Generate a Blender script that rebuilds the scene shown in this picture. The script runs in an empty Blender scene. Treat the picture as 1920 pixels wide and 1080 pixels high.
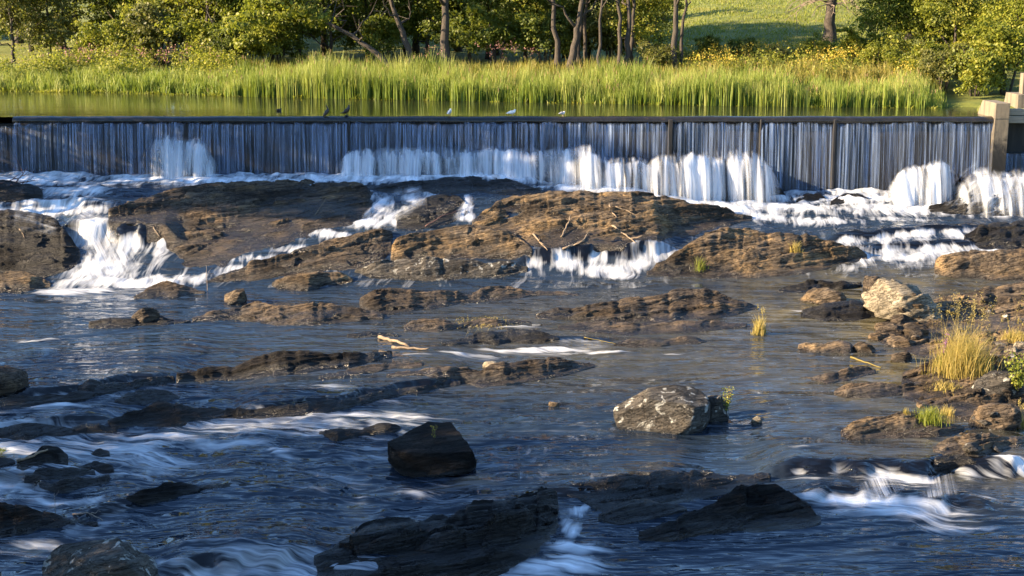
import bpy, math, random
import numpy as np
from mathutils import Vector, Matrix

# ------------------------------------------------------------------ camera, sky, sun
F = 2637.0; PITCH = math.atan(560 / F); CZ = 13.0
scene = bpy.context.scene
col = scene.collection
cam_d = bpy.data.cameras.new('camera'); cam = bpy.data.objects.new('camera', cam_d); col.objects.link(cam)
cam.location = (0, 0, CZ); cam.rotation_euler = (math.pi / 2 - PITCH, 0, 0)
cam_d.sensor_width = 36; cam_d.lens = 36 * F / 1920; cam_d.clip_end = 2000
scene.camera = cam

SUN_EL = math.radians(21); SUN_AZ = math.radians(10)      # from the left, a little from the camera's side
to_sun = Vector((-math.cos(SUN_AZ) * math.cos(SUN_EL), -math.sin(SUN_AZ) * math.cos(SUN_EL), math.sin(SUN_EL)))
world = bpy.data.worlds.new('World'); scene.world = world; world.use_nodes = True
wn = world.node_tree.nodes; wl = world.node_tree.links
sky = wn.new('ShaderNodeTexSky'); sky.sky_type = 'NISHITA'; sky.sun_disc = False
sky.sun_elevation = SUN_EL
sky.sun_rotation = math.atan2(to_sun.x, to_sun.y)
sky.air_density = 1.0; sky.dust_density = 0.3; sky.ozone_density = 4.5
bg = wn['Background']; bg.inputs['Strength'].default_value = 0.088
wl.new(sky.outputs[0], bg.inputs['Color'])
sun_d = bpy.data.lights.new('sun', 'SUN'); sun_d.energy = 5.0; sun_d.angle = math.radians(0.5); sun_d.color = (1.0, 0.77, 0.50)
sun = bpy.data.objects.new('sun', sun_d); col.objects.link(sun)
sun.rotation_euler = to_sun.to_track_quat('Z', 'Y').to_euler()
scene.view_settings.view_transform = 'Standard'; scene.view_settings.look = 'None'
scene.view_settings.exposure = 2.25; scene.view_settings.gamma = 1.0
scene.cycles.max_bounces = 8; scene.cycles.transparent_max_bounces = 12
scene.cycles.caustics_reflective = False; scene.cycles.caustics_refractive = False

# ------------------------------------------------------------------ projection of the surveyed points onto the ground
ct, st = math.cos(PITCH), math.sin(PITCH)
def ray(px, py):
    x = (np.asarray(px, float) - 960) / F; y = (540 - np.asarray(py, float)) / F
    dy = ct + y * st
    return x / dy, (-st + y * ct) / dy
def at(px, py, Y):
    a, b = ray(px, py)
    return Vector((float(a * Y), float(Y), float(CZ + b * Y)))
def on_plane(px, py, z):
    a, b = ray(px, py); Y = (z - CZ) / b
    return a * Y, Y

# ------------------------------------------------------------------ noise
def _h(ix, iy, iz, seed):
    h = (ix.astype(np.int64) * 374761393 + iy.astype(np.int64) * 668265263 + iz.astype(np.int64) * 1274126177 + seed * 362437) & 0xffffffff
    h = ((h ^ (h >> 13)) * 1274126177) & 0xffffffff
    h = ((h ^ (h >> 15)) * 2246822519) & 0xffffffff
    return ((h ^ (h >> 16)) & 0xffff) / 32767.5 - 1.0
def vnoise(x, y, z, seed=0):
    x, y, z = np.broadcast_arrays(np.asarray(x, float), np.asarray(y, float), np.asarray(z, float))
    ix, iy, iz = np.floor(x), np.floor(y), np.floor(z)
    fx, fy, fz = x - ix, y - iy, z - iz
    fx, fy, fz = [f * f * f * (f * (f * 6 - 15) + 10) for f in (fx, fy, fz)]
    r = 0
    for dx in (0, 1):
        for dy in (0, 1):
            for dz in (0, 1):
                w = (fx if dx else 1 - fx) * (fy if dy else 1 - fy) * (fz if dz else 1 - fz)
                r = r + w * _h(ix + dx, iy + dy, iz + dz, seed)
    return r
def fbm(x, y, z, seed=0, octv=4, gain=0.5):
    r = 0; a = 1.0
    for o in range(octv):
        r = r + a * vnoise(x * 2**o, y * 2**o, z * 2**o, seed + o * 17); a *= gain
    return r
def ridged(x, y, z, seed=0, octv=3):
    r = 0; a = 1.0
    for o in range(octv):
        r = r + a * (1 - 2 * np.abs(vnoise(x * 2**o, y * 2**o, z * 2**o, seed + o * 31))); a *= 0.5
    return r
def sstep(a, b, x):
    t = np.clip((x - a) / (b - a), 0, 1); return t * t * (3 - 2 * t)

# ------------------------------------------------------------------ mesh helpers
def new_mesh(name, verts, faces, smooth=True, attrs=None):
    """faces: (n,4) or (n,3) int array"""
    verts = np.asarray(verts, np.float32).reshape(-1, 3); faces = np.asarray(faces, np.int32)
    m = bpy.data.meshes.new(name); k = faces.shape[1]; n = len(faces)
    m.vertices.add(len(verts)); m.vertices.foreach_set('co', verts.ravel())
    m.loops.add(n * k); m.loops.foreach_set('vertex_index', faces.ravel())
    m.polygons.add(n)
    m.polygons.foreach_set('loop_start', np.arange(0, n * k, k, dtype=np.int32))
    if smooth: m.polygons.foreach_set('use_smooth', np.ones(n, bool))
    for an, av in (attrs or {}).items():
        av = np.asarray(av, np.float32)
        if av.ndim == 2:
            a = m.attributes.new(an, 'FLOAT_VECTOR', 'POINT'); a.data.foreach_set('vector', av.ravel())
        else:
            a = m.attributes.new(an, 'FLOAT', 'POINT'); a.data.foreach_set('value', av.ravel())
    m.update(calc_edges=True)
    return m
def grid_faces(ny, nx, off=0):
    i = np.arange(ny - 1)[:, None] * nx + np.arange(nx - 1)[None, :]
    return np.stack([i, i + 1, i + nx + 1, i + nx], -1).reshape(-1, 4) + off
def link(name, mesh, mat=None, parent=None, loc=None):
    o = bpy.data.objects.new(name, mesh); col.objects.link(o)
    if mat is not None and mesh is not None and not mesh.materials: mesh.materials.append(mat)
    if parent is not None: o.parent = parent
    if loc is not None: o.location = loc
    return o
def tag(o, label=None, cat=None, group=None, kind=None):
    if label: o['label'] = label
    if cat: o['category'] = cat
    if group: o['group'] = group
    if kind: o['kind'] = kind
    return o
def empty(name, loc, label, cat, group=None):
    o = link(name, None, loc=loc); return tag(o, label, cat, group)

class Parts:
    """collects vertex/face blocks of quads into one mesh"""
    def __init__(s): s.v = []; s.f = []; s.n = 0; s.a = []
    def add(s, v, f, a=None):
        v = np.asarray(v, float).reshape(-1, 3); s.v.append(v); s.f.append(np.asarray(f) + s.n); s.n += len(v)
        s.a.append(np.full(len(v), 0.5) if a is None else np.broadcast_to(np.asarray(a, float), (len(v),)))
    def mesh(s, name, smooth=True):
        return new_mesh(name, np.concatenate(s.v), np.concatenate(s.f), smooth, {'tone': np.concatenate(s.a)})

def tube(pts, radii, nseg=7, squash=1.0):
    pts = np.asarray(pts, float); n = len(pts)
    radii = np.broadcast_to(np.asarray(radii, float), (n,))
    tan = np.gradient(pts, axis=0); tan /= np.linalg.norm(tan, axis=1)[:, None] + 1e-9
    ref = np.array([0, 0, 1.0]) if abs(tan[0][2]) < 0.9 else np.array([1.0, 0, 0])
    V = []
    for i in range(n):
        u = np.cross(tan[i], ref); u /= np.linalg.norm(u) + 1e-9; w = np.cross(u, tan[i])
        a = np.linspace(0, 2 * math.pi, nseg, endpoint=False)
        V.append(pts[i] + radii[i] * (np.cos(a)[:, None] * u + squash * np.sin(a)[:, None] * w))
    V = np.concatenate(V)
    fs = []
    for i in range(n - 1):
        for j in range(nseg):
            k = (j + 1) % nseg
            fs.append((i * nseg + j, i * nseg + k, (i + 1) * nseg + k, (i + 1) * nseg + j))
    c0, c1 = len(V), len(V) + 1
    V = np.concatenate([V, pts[:1], pts[-1:]])
    for j in range(0, nseg):
        k = (j + 1) % nseg
        fs.append((k, j, c0, c0)); fs.append(((n - 1) * nseg + j, (n - 1) * nseg + k, c1, c1))
    return V, fs
def tube_mesh(name, blocks, smooth=True):
    """blocks of (V, faces with repeated last index for triangles) -> mesh via from_pydata"""
    V = []; Fs = []; n = 0
    for v, f in blocks:
        V.extend(map(tuple, v)); Fs.extend([tuple(dict.fromkeys(i + n for i in q)) for q in f]); n += len(v)
    m = bpy.data.meshes.new(name); m.from_pydata(V, [], Fs)
    if smooth: m.polygons.foreach_set('use_smooth', np.ones(len(m.polygons), bool))
    m.update(); return m
def box_block(x0, x1, y0, y1, z0, z1):
    v = [(x0, y0, z0), (x1, y0, z0), (x1, y1, z0), (x0, y1, z0), (x0, y0, z1), (x1, y0, z1), (x1, y1, z1), (x0, y1, z1)]
    f = [(0, 3, 2, 1), (4, 5, 6, 7), (0, 1, 5, 4), (1, 2, 6, 5), (2, 3, 7, 6), (3, 0, 4, 7)]
    return np.array(v, float), f
def bevel(o, w=0.02, seg=2):
    b = o.modifiers.new('bevel', 'BEVEL'); b.width = w; b.segments = seg; b.limit_method = 'ANGLE'; return o

# ------------------------------------------------------------------ materials
class NT:
    def __init__(s, name):
        s.m = bpy.data.materials.new(name); s.m.use_nodes = True; s.t = s.m.node_tree; s.n = s.t.nodes; s.n.clear()
        s.out = s.n.new('ShaderNodeOutputMaterial')
    def node(s, typ, **kw):
        n = s.n.new(typ)
        for k, v in kw.items(): setattr(n, k, v)
        return n
    def l(s, a, b): s.t.links.new(a, b)
    def setin(s, n, **kw):
        for k, v in kw.items():
            i = n.inputs[k.replace('_', ' ')]
            if hasattr(v, 'links') or isinstance(v, bpy.types.NodeSocket): s.l(v, i)
            else: i.default_value = v
        return n
    def noise(s, vec, scale, detail=4, rough=0.55, dist=0.0):
        n = s.node('ShaderNodeTexNoise'); s.setin(n, Scale=scale, Detail=detail, Roughness=rough, Distortion=dist)
        if vec is not None: s.l(vec, n.inputs['Vector'])
        return n.outputs['Fac']
    def ramp(s, fac, stops, interp='LINEAR'):
        r = s.node('ShaderNodeValToRGB'); r.color_ramp.interpolation = interp
        e = r.color_ramp.elements
        while len(e) < len(stops): e.new(0.5)
        for k, (p, c) in enumerate(stops):
            e[k].position = p; e[k].color = (*c, 1) if len(c) == 3 else c
        s.l(fac, r.inputs['Fac']); return r.outputs['Color']
    def mapping(s, vec, scale=(1, 1, 1), rot=(0, 0, 0), loc=(0, 0, 0)):
        m = s.node('ShaderNodeMapping'); m.inputs['Scale'].default_value = scale; m.inputs['Rotation'].default_value = rot; m.inputs['Location'].default_value = loc
        s.l(vec, m.inputs['Vector']); return m.outputs['Vector']
    def math(s, op, a, b=None, clamp=False):
        n = s.node('ShaderNodeMath', operation=op, use_clamp=clamp)
        for i, v in enumerate((a, b)):
            if v is None: continue
            if isinstance(v, (int, float)): n.inputs[i].default_value = v
            else: s.l(v, n.inputs[i])
        return n.outputs[0]
    def mixc(s, fac, a, b, mode='MIX'):
        n = s.node('ShaderNodeMix', data_type='RGBA', blend_type=mode)
        for i, v in ((0, fac), (6, a), (7, b)):
            if isinstance(v, (int, float)): n.inputs[i].default_value = v
            elif isinstance(v, tuple): n.inputs[i].default_value = (*v, 1) if len(v) == 3 else v
            else: s.l(v, n.inputs[i])
        return n.outputs[2]
    def maprange(s, v, a, b, c=0.0, d=1.0, smooth=False):
        n = s.node('ShaderNodeMapRange', clamp=True)
        if smooth: n.interpolation_type = 'SMOOTHSTEP'
        s.l(v, n.inputs[0])
        for i, q in enumerate((a, b, c, d)): n.inputs[i + 1].default_value = q
        return n.outputs[0]
    def attr(s, name): 
        n = s.node('ShaderNodeAttribute', attribute_name=name); return n
    def pos(s): return s.node('ShaderNodeNewGeometry').outputs['Position']
    def bump(s, h, strength, dist, normal=None):
        b = s.node('ShaderNodeBump'); b.inputs['Strength'].default_value = strength; b.inputs['Distance'].default_value = dist
        s.l(h, b.inputs['Height'])
        if normal is not None: s.l(normal, b.inputs['Normal'])
        return b.outputs['Normal']
    def bsdf(s, **kw):
        p = s.node('ShaderNodeBsdfPrincipled'); s.setin(p, **kw); return p
    def done(s, shader):
        s.l(shader, s.out.inputs['Surface']); return s.m

def rock_material(name, dark, mid, light, tan=(0.30, 0.20, 0.10), tan_amt=0.5, lichen=0.0):
    t = NT(name); p = t.pos()
    warp = t.mapping(t.mapping(p, rot=(0.30, 0.16, -0.42)), scale=(0.22, 1.3, 3.2))
    warp2 = t.mapping(t.mapping(p, rot=(0.36, 0.22, -0.35)), scale=(0.30, 1.6, 4.0))
    strata = t.noise(warp, 1.6, 8, 0.62, 0.25); seam = t.noise(warp2, 2.4, 4, 0.55, 0.3)
    n1 = t.noise(p, 0.9, 6, 0.62, 0.3); n2 = t.noise(p, 7.0, 5, 0.65); n3 = t.noise(p, 40.0, 3, 0.6)
    f = t.math('ADD', t.math('MULTIPLY', strata, 0.55), t.math('MULTIPLY', n2, 0.45))
    c = t.ramp(f, [(0.30, dark), (0.50, mid), (0.70, light)])
    c = t.mixc(t.math('MULTIPLY', t.maprange(n1, 0.46, 0.68), tan_amt), c, tan)
    c = t.mixc(t.maprange(n3, 0.35, 0.7, 0.0, 0.35), c, tuple(x * 0.45 for x in dark))
    sd = t.math('ABSOLUTE', t.math('SUBTRACT', seam, 0.5))
    c = t.mixc(t.maprange(sd, 0.0, 0.022, 0.85, 0.0), c, tuple(x * 0.22 for x in dark))
    c = t.mixc(t.maprange(t.noise(p, 0.35, 4, 0.6, 0.5), 0.47, 0.62, 0.0, 0.8), c, tuple(x * 0.7 for x in dark))
    vor = t.node('ShaderNodeTexVoronoi', feature='DISTANCE_TO_EDGE'); t.setin(vor, Scale=0.8, Randomness=1.0)
    wv = t.node('ShaderNodeVectorMath', operation='ADD'); t.l(warp, wv.inputs[0])
    nn = t.node('ShaderNodeTexNoise'); t.setin(nn, Scale=3.0, Detail=3.0); t.l(p, nn.inputs['Vector']); t.l(nn.outputs['Color'], wv.inputs[1])
    t.l(wv.outputs[0], vor.inputs['Vector'])
    crack = t.maprange(vor.outputs['Distance'], 0.0, 0.02)
    c = t.mixc(t.math('MULTIPLY', t.math('SUBTRACT', 1.0, crack), 0.55), c, tuple(x * 0.3 for x in dark))
    if lichen > 0:
        lv = t.noise(p, 3.4, 4, 0.55, 0.6)
        c = t.mixc(t.maprange(lv, 0.64 - 0.1 * lichen, 0.70 - 0.1 * lichen, 0, 0.8), c, (0.46, 0.45, 0.40))
    wet = t.math('MULTIPLY', t.attr('wet').outputs['Fac'], t.maprange(n1, 0.2, 0.6, 0.75, 1.0))
    c = t.mixc(wet, c, t.mixc(0.86, c, (0.008, 0.0075, 0.007)))
    rough = t.maprange(wet, 0, 1, 0.9, 0.20)
    h = t.math('ADD', t.math('MULTIPLY', strata, 1.9), t.math('ADD', t.math('MULTIPLY', n2, 0.28), t.math('MULTIPLY', n3, 0.10)))
    h = t.math('ADD', h, t.math('ADD', t.math('MULTIPLY', crack, 0.25), t.maprange(sd, 0.0, 0.03, 0.0, 0.35)))
    b = t.bsdf(Base_Color=c, Roughness=rough, Normal=t.bump(h, 0.9, 0.16))
    t.l(t.maprange(wet, 0.0, 1.0, 0.12, 0.5), b.inputs['Specular IOR Level'])
    return t.done(b.outputs[0])
M = {}
M['schist'] = rock_material('schist', (0.034, 0.029, 0.025), (0.098, 0.078, 0.060), (0.25, 0.195, 0.135), (0.30, 0.20, 0.105), 0.55)
M['tan_schist'] = rock_material('tan_schist', (0.048, 0.038, 0.029), (0.140, 0.108, 0.076), (0.33, 0.25, 0.16), (0.42, 0.27, 0.12), 0.65)
M['grey_stone'] = rock_material('grey_stone', (0.045, 0.042, 0.038), (0.10, 0.092, 0.08), (0.19, 0.175, 0.15), (0.19, 0.145, 0.095), 0.4, 0.5)
M['cream_stone'] = rock_material('cream_stone', (0.15, 0.13, 0.095), (0.33, 0.28, 0.20), (0.47, 0.41, 0.31), (0.42, 0.32, 0.19), 0.4)
M['dark_schist'] = rock_material('dark_schist', (0.006, 0.0057, 0.0054), (0.018, 0.016, 0.014), (0.052, 0.045, 0.038), (0.055, 0.040, 0.027), 0.35)

def water_material(name):
    """river water: dark, glossy, with white water wherever the foam attribute says air is mixed in"""
    t = NT(name); p = t.pos()
    flow = t.attr('flow').outputs['Vector']; foam = t.attr('foam').outputs['Fac']; shal = t.attr('shallow').outputs['Fac']
    # ripples drawn out across the stream
    r1 = t.noise(t.mapping(p, scale=(0.26, 1.15, 1), rot=(0, 0, 0.10)), 1.0, 2.5, 0.55, 0.8)
    r2 = t.noise(t.mapping(p, scale=(0.40, 1.7, 1), rot=(0, 0, -0.08)), 1.9, 2.2, 0.55, 0.7)
    s1 = t.noise(t.mapping(flow, scale=(1.9, 0.62, 1)), 1.0, 4, 0.55, 0.35)
    s2 = t.noise(t.mapping(flow, scale=(6.5, 0.8, 1)), 1.0, 3, 0.55, 0.3)
    sm = t.math('ADD', t.math('MULTIPLY', s1, 0.70), t.math('MULTIPLY', s2, 0.30))
    # foam threshold slides with the foam attribute
    fm = t.math('ADD', t.math('MULTIPLY', foam, 1.10), t.math('SUBTRACT', t.math('MULTIPLY', sm, 3.0), 1.85), True)
    fm = t.math('MULTIPLY', fm, t.maprange(foam, 0.0, 0.45))
    bubbles = t.noise(t.mapping(p, scale=(1, 1.8, 1)), 9.0, 2, 0.5)
    bub = t.math('MULTIPLY', t.maprange(bubbles, 0.70, 0.75), t.maprange(t.attr('fleck').outputs['Fac'], 0.1, 0.8, 0, 0.75))
    fm = t.math('MAXIMUM', fm, bub)
    bedn = t.noise(p, 0.8, 5, 0.6, 0.4)
    bed = t.ramp(bedn, [(0.3, (0.045, 0.037, 0.014)), (0.6, (0.12, 0.098, 0.040)), (0.8, (0.17, 0.135, 0.07))])
    deep = t.mixc(shal, (0.013, 0.022, 0.036), bed)
    deep = t.mixc(t.attr('lip').outputs['Fac'], deep, (0.0035, 0.0035, 0.004))
    h = t.math('ADD', t.math('MULTIPLY', r1, 1.0), t.math('MULTIPLY', r2, 0.36))
    h = t.math('MULTIPLY', h, t.maprange(t.noise(t.mapping(p, scale=(0.10, 0.30, 1)), 1.0, 3, 0.55, 0.6), 0.40, 0.60, 0.35, 1.15))
    h = t.math('ADD', h, t.math('MULTIPLY', sm, t.math('MULTIPLY', foam, 0.5)))
    nrm = t.bump(h, 1.0, 0.36)
    w = t.bsdf(Base_Color=deep, Roughness=0.05, IOR=1.45, Normal=nrm)
    hf = t.math('ADD', sm, t.math('MULTIPLY', r2, 0.3))
    wf = t.bsdf(Base_Color=(0.74, 0.77, 0.80, 1), Roughness=0.7, Normal=t.bump(hf, 0.5, 0.12))
    wf.inputs['Subsurface Weight'].default_value = 0.0
    mx = t.node('ShaderNodeMixShader'); t.l(fm, mx.inputs[0]); t.l(w.outputs[0], mx.inputs[1]); t.l(wf.outputs[0], mx.inputs[2])
    return t.done(mx.outputs[0])
M['river'] = water_material('river_water')

def veil_material(name, xs, dens_lo, dens_hi, colr=(0.80, 0.84, 0.88), wav=0.25):
    """thin falling water: strands of white water, see-through between them; attribute 'foam' is how much water there is"""
    t = NT(name); flow = t.attr('flow').outputs['Vector']; foam = t.attr('foam').outputs['Fac']
    s0 = t.noise(t.mapping(flow, scale=(xs * 0.22, 0.10, 1)), 1.0, 2, 0.5, 0.2)
    s1 = t.noise(t.mapping(flow, scale=(xs, 0.16, 1)), 1.0, 3, 0.6, wav)
    s2 = t.noise(t.mapping(flow, scale=(xs * 3.1, 0.30, 1)), 1.0, 3, 0.6, wav)
    sm = t.math('ADD', t.math('MULTIPLY', s0, 0.12), t.math('ADD', t.math('MULTIPLY', s1, 0.46), t.math('MULTIPLY', s2, 0.42)))
    a = t.maprange(sm, 0.43, 0.59, dens_lo, dens_hi)
    a = t.math('MULTIPLY', a, t.math('MINIMUM', t.math('MULTIPLY', foam, 1.0), 1.0), True)
    # ragged edges: the thinnest places break up along the strands
    a = t.math('MULTIPLY', a, t.math('DIVIDE', t.math('ADD', t.math('SUBTRACT', sm, 0.62), t.math('MULTIPLY', foam, 0.66)), 0.50, True))
    nrm = t.bump(sm, 0.6, 0.06)
    w = t.bsdf(Base_Color=(*colr, 1), Roughness=0.28, IOR=1.33, Normal=nrm)
    tr = t.node('ShaderNodeBsdfTranslucent'); tr.inputs['Color'].default_value = (*colr, 1)
    m0 = t.node('ShaderNodeMixShader'); m0.inputs[0].default_value = 0.22; t.l(w.outputs[0], m0.inputs[1]); t.l(tr.outputs[0], m0.inputs[2])
    tp = t.node('ShaderNodeBsdfTransparent')
    mx = t.node('ShaderNodeMixShader'); t.l(a, mx.inputs[0]); t.l(tp.outputs[0], mx.inputs[1]); t.l(m0.outputs[0], mx.inputs[2])
    return t.done(mx.outputs[0])
M['curtain'] = veil_material('falling_water', 8.0, 0.0, 0.44, (0.46, 0.62, 0.95))  # blue of the reflected sky is put into the strands' base colour
M['veil'] = veil_material('white_water', 1.7, 0.02, 0.82, (0.72, 0.76, 0.82), 0.3)

def pond_material():
    t = NT('pond_water'); p = t.pos()
    r1 = t.noise(t.mapping(p, scale=(0.25, 1.0, 1)), 1.6, 3, 0.5, 0.4)
    r2 = t.noise(t.mapping(p, scale=(0.3, 1.4, 1)), 6.0, 2, 0.5)
    patch = t.maprange(t.noise(t.mapping(p, scale=(0.05, 0.16, 1)), 1.0, 2, 0.5), 0.45, 0.62, 0.35, 1.0)
    h = t.math('MULTIPLY', t.math('ADD', r1, t.math('MULTIPLY', r2, 0.25)), patch)
    b = t.bsdf(Base_Color=(0.020, 0.024, 0.010, 1), Roughness=0.07, IOR=1.33, Normal=t.bump(h, 0.6, 0.05))
    return t.done(b.outputs[0])
M['pond'] = pond_material()

def simple(name, c, rough=0.8, var=0.25, scale=6.0, bumpd=0.0, bscale=20.0, stretch=(1, 1, 1)):
    t = NT(name); p = t.mapping(t.pos(), scale=stretch)
    n = t.noise(p, scale, 5, 0.6, 0.2)
    cc = t.ramp(n, [(0.25, tuple(x * (1 - var) for x in c)), (0.75, tuple(min(1, x * (1 + var)) for x in c))])
    b = t.bsdf(Base_Color=cc, Roughness=rough)
    if bumpd: t.l(t.bump(t.noise(p, bscale, 5, 0.65), 0.8, bumpd), b.inputs['Normal'])
    return t.done(b.outputs[0])
def concrete(name, c, stain, wet_shade_z=None):
    t = NT(name); p = t.pos()
    n = t.noise(p, 2.5, 6, 0.65, 0.3); s = t.noise(t.mapping(p, scale=(3, 3, 0.35)), 1.2, 5, 0.6); g = t.noise(p, 35, 4, 0.6)
    cc = t.ramp(n, [(0.3, tuple(x * 0.75 for x in c)), (0.7, c)])
    cc = t.mixc(t.maprange(s, 0.48, 0.66, 0, stain), cc, (0.05, 0.045, 0.038))
    if wet_shade_z:
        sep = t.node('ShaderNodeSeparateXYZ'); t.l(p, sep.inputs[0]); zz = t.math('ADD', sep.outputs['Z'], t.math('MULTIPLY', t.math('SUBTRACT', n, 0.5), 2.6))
        cc = t.mixc(t.maprange(zz, wet_shade_z - 0.5, wet_shade_z + 0.5, 1.0, 0.0), cc, (0.018, 0.017, 0.015))  # darker towards the foot: wet stain, with shade also painted into the colour
    b = t.bsdf(Base_Color=cc, Roughness=0.85, Normal=t.bump(t.math('ADD', n, t.math('MULTIPLY', g, 0.4)), 0.6, 0.03))
    return t.done(b.outputs[0])
M['concrete'] = concrete('concrete', (0.20, 0.165, 0.115), 0.7)
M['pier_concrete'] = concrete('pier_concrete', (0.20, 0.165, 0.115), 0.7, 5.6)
M['wet_concrete'] = concrete('wet_concrete', (0.016, 0.016, 0.017), 0.5)
M['timber'] = simple('timber', (0.24, 0.20, 0.15), 0.85, 0.35, 3.0, 0.02, 12, (0.4, 3, 6))
M['bark'] = simple('bark', (0.052, 0.042, 0.033), 0.95, 0.55, 5.0, 0.07, 9, (3, 3, 0.5))
M['driftwood'] = simple('driftwood', (0.20, 0.15, 0.10), 0.9, 0.5, 9.0, 0.02, 40)
M['dead_twig'] = simple('dead_twig', (0.22, 0.17, 0.13), 0.9, 0.3)
M['red_twig'] = simple('red_twig', (0.12, 0.06, 0.045), 0.8, 0.3)

def leaf_material(name, lo, mid, hi, trans=0.48, rough=0.55):
    t = NT(name); tone = t.attr('tone').outputs['Fac']
    c = t.ramp(tone, [(0.0, lo), (0.5, mid), (1.0, hi)])
    d = t.bsdf(Base_Color=c, Roughness=rough); d.inputs['Specular IOR Level'].default_value = 0.35
    tr = t.node('ShaderNodeBsdfTranslucent'); t.l(t.mixc(0.35, c, (0.30, 0.34, 0.03)), tr.inputs['Color'])
    mx = t.node('ShaderNodeMixShader'); mx.inputs[0].default_value = trans
    t.l(d.outputs[0], mx.inputs[1]); t.l(tr.outputs[0], mx.inputs[2])
    return t.done(mx.outputs[0])
M['leaf_dark'] = leaf_material('leaf_dark', (0.042, 0.062, 0.009), (0.105, 0.138, 0.018), (0.205, 0.225, 0.034))
M['leaf_mid'] = leaf_material('leaf_mid', (0.068, 0.094, 0.011), (0.172, 0.195, 0.020), (0.32, 0.31, 0.044))
M['leaf_lime'] = leaf_material('leaf_lime', (0.085, 0.110, 0.012), (0.205, 0.225, 0.022), (0.36, 0.33, 0.050))
M['leaf_olive'] = leaf_material('leaf_olive', (0.065, 0.072, 0.017), (0.14, 0.145, 0.036), (0.25, 0.23, 0.065))
M['reed'] = leaf_material('reed', (0.085, 0.14, 0.018), (0.185, 0.25, 0.030), (0.38, 0.39, 0.11), 0.42)
M['meadow'] = leaf_material('meadow', (0.085, 0.10, 0.015), (0.19, 0.18, 0.03), (0.34, 0.27, 0.07), 0.4)
M['goldenrod'] = leaf_material('goldenrod', (0.26, 0.20, 0.02), (0.40, 0.30, 0.03), (0.50, 0.38, 0.06), 0.3)
M['pink_bloom'] = leaf_material('pink_bloom', (0.18, 0.075, 0.075), (0.30, 0.13, 0.13), (0.36, 0.18, 0.17), 0.3)
M['purple_bloom'] = leaf_material('purple_bloom', (0.20, 0.06, 0.22), (0.32, 0.11, 0.36), (0.40, 0.18, 0.42), 0.3)
M['straw'] = leaf_material('straw', (0.22, 0.17, 0.045), (0.38, 0.29, 0.08), (0.52, 0.42, 0.15), 0.35)
M['grass_green'] = leaf_material('grass_green', (0.09, 0.13, 0.012), (0.18, 0.21, 0.025), (0.32, 0.30, 0.05), 0.4)
def ground_material():
    t = NT('ground_cover'); p = t.pos()
    n = t.noise(p, 0.35, 5, 0.6, 0.3); g = t.noise(p, 12, 4, 0.65)
    c = t.ramp(n, [(0.35, (0.095, 0.125, 0.013)), (0.55, (0.165, 0.180, 0.020)), (0.72, (0.24, 0.20, 0.035))])
    c = t.mixc(t.maprange(g, 0.35, 0.7, 0, 0.4), c, (0.04, 0.05, 0.01))
    return t.done(t.bsdf(Base_Color=c, Roughness=0.95, Normal=t.bump(g, 1.0, 0.12)).outputs[0])
M['ground'] = ground_material()
M['feather_black'] = simple('feather_black', (0.016, 0.014, 0.013), 0.5, 0.4, 14)
M['feather_brown'] = simple('feather_brown', (0.040, 0.030, 0.024), 0.6, 0.4, 14)
M['feather_white'] = simple('feather_white', (0.80, 0.79, 0.77), 0.7, 0.06, 14)
M['feather_grey'] = simple('feather_grey', (0.36, 0.36, 0.38), 0.7, 0.15, 14)
M['beak'] = simple('beak', (0.42, 0.30, 0.10), 0.5, 0.1)
M['dark_leg'] = simple('dark_leg', (0.03, 0.028, 0.025), 0.6, 0.1)
M['pink_leg'] = simple('pink_leg', (0.42, 0.28, 0.22), 0.6, 0.1)
M['eye'] = simple('eye', (0.01, 0.01, 0.01), 0.15, 0.05)

# ------------------------------------------------------------------ the river's surface level
ZP = 6.80                      # pond level
DAM_Y = 70.0
YT = [0, 24, 30, 35, 40, 45, 50, 54, 56.8, 58.0, 60, 63, 65.5, 68, 72]
ZL = [-0.4, -0.25, -0.05, 0.25, 0.50, 0.68, 0.80, 0.86, 0.92, 1.30, 2.15, 3.20, 3.75, 3.92, 3.95]
ZR = [-0.4, -0.25, -0.05, 0.25, 0.50, 0.68, 0.80, 0.86, 0.92, 1.10, 1.60, 2.30, 2.75, 3.02, 3.08]
def W0(X, Y):
    k = sstep(3.0, 13.0, X)
    return np.interp(Y, YT, ZL) * (1 - k) + np.interp(Y, YT, ZR) * k
LEDGES = []          # (X array, Y array, drop, upstream length, lip width, foam strength, foam length)
def solve(px, py, h=0.0, lev=None):
    """distance Y at which the sight line meets the water level raised by h"""
    a, b = ray(px, py); lev = lev or W
    lo = np.full(np.shape(a), 22.0); hi = np.full(np.shape(a), 75.0)
    for _ in range(34):
        m = 0.5 * (lo + hi); g = CZ + b * m - lev(a * m, m) - h
        lo = np.where(g > 0, m, lo); hi = np.where(g > 0, hi, m)
    return 0.5 * (lo + hi)
def W(X, Y):
    z = W0(X, Y)
    for LX, LY, h, L, lip, fs, fl in LEDGES:
        e = sstep(LX[0] - 0.7, LX[0] + 0.7, X) * (1 - sstep(LX[-1] - 0.7, LX[-1] + 0.7, X))
        s = Y - np.interp(X, LX, LY)
        z = z + h * e * sstep(-lip, lip * 0.6, s) * np.exp(-np.maximum(s, 0) / L)
    return z
def ledge(pts, h, L=5.0, lip=0.25, fs=0.6, fl=1.0):
    p = np.array(pts, float); Y = solve(p[:, 0], p[:, 1], 0, W0); a, _ = ray(p[:, 0], p[:, 1])
    X = a * Y; xs = np.linspace(X[0], X[-1], 60); ys = np.interp(xs, X, Y)
    ys = ys + 0.10 * fbm(xs * 1.1, 0.3, h * 10, 5, 3)
    LEDGES.append((xs, ys, h, L, lip, fs, fl))
ledge([(-80, 395), (60, 392), (120, 392), (205, 396)], 0.35, 1.3, 0.35, 0.95, 1.0)
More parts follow.
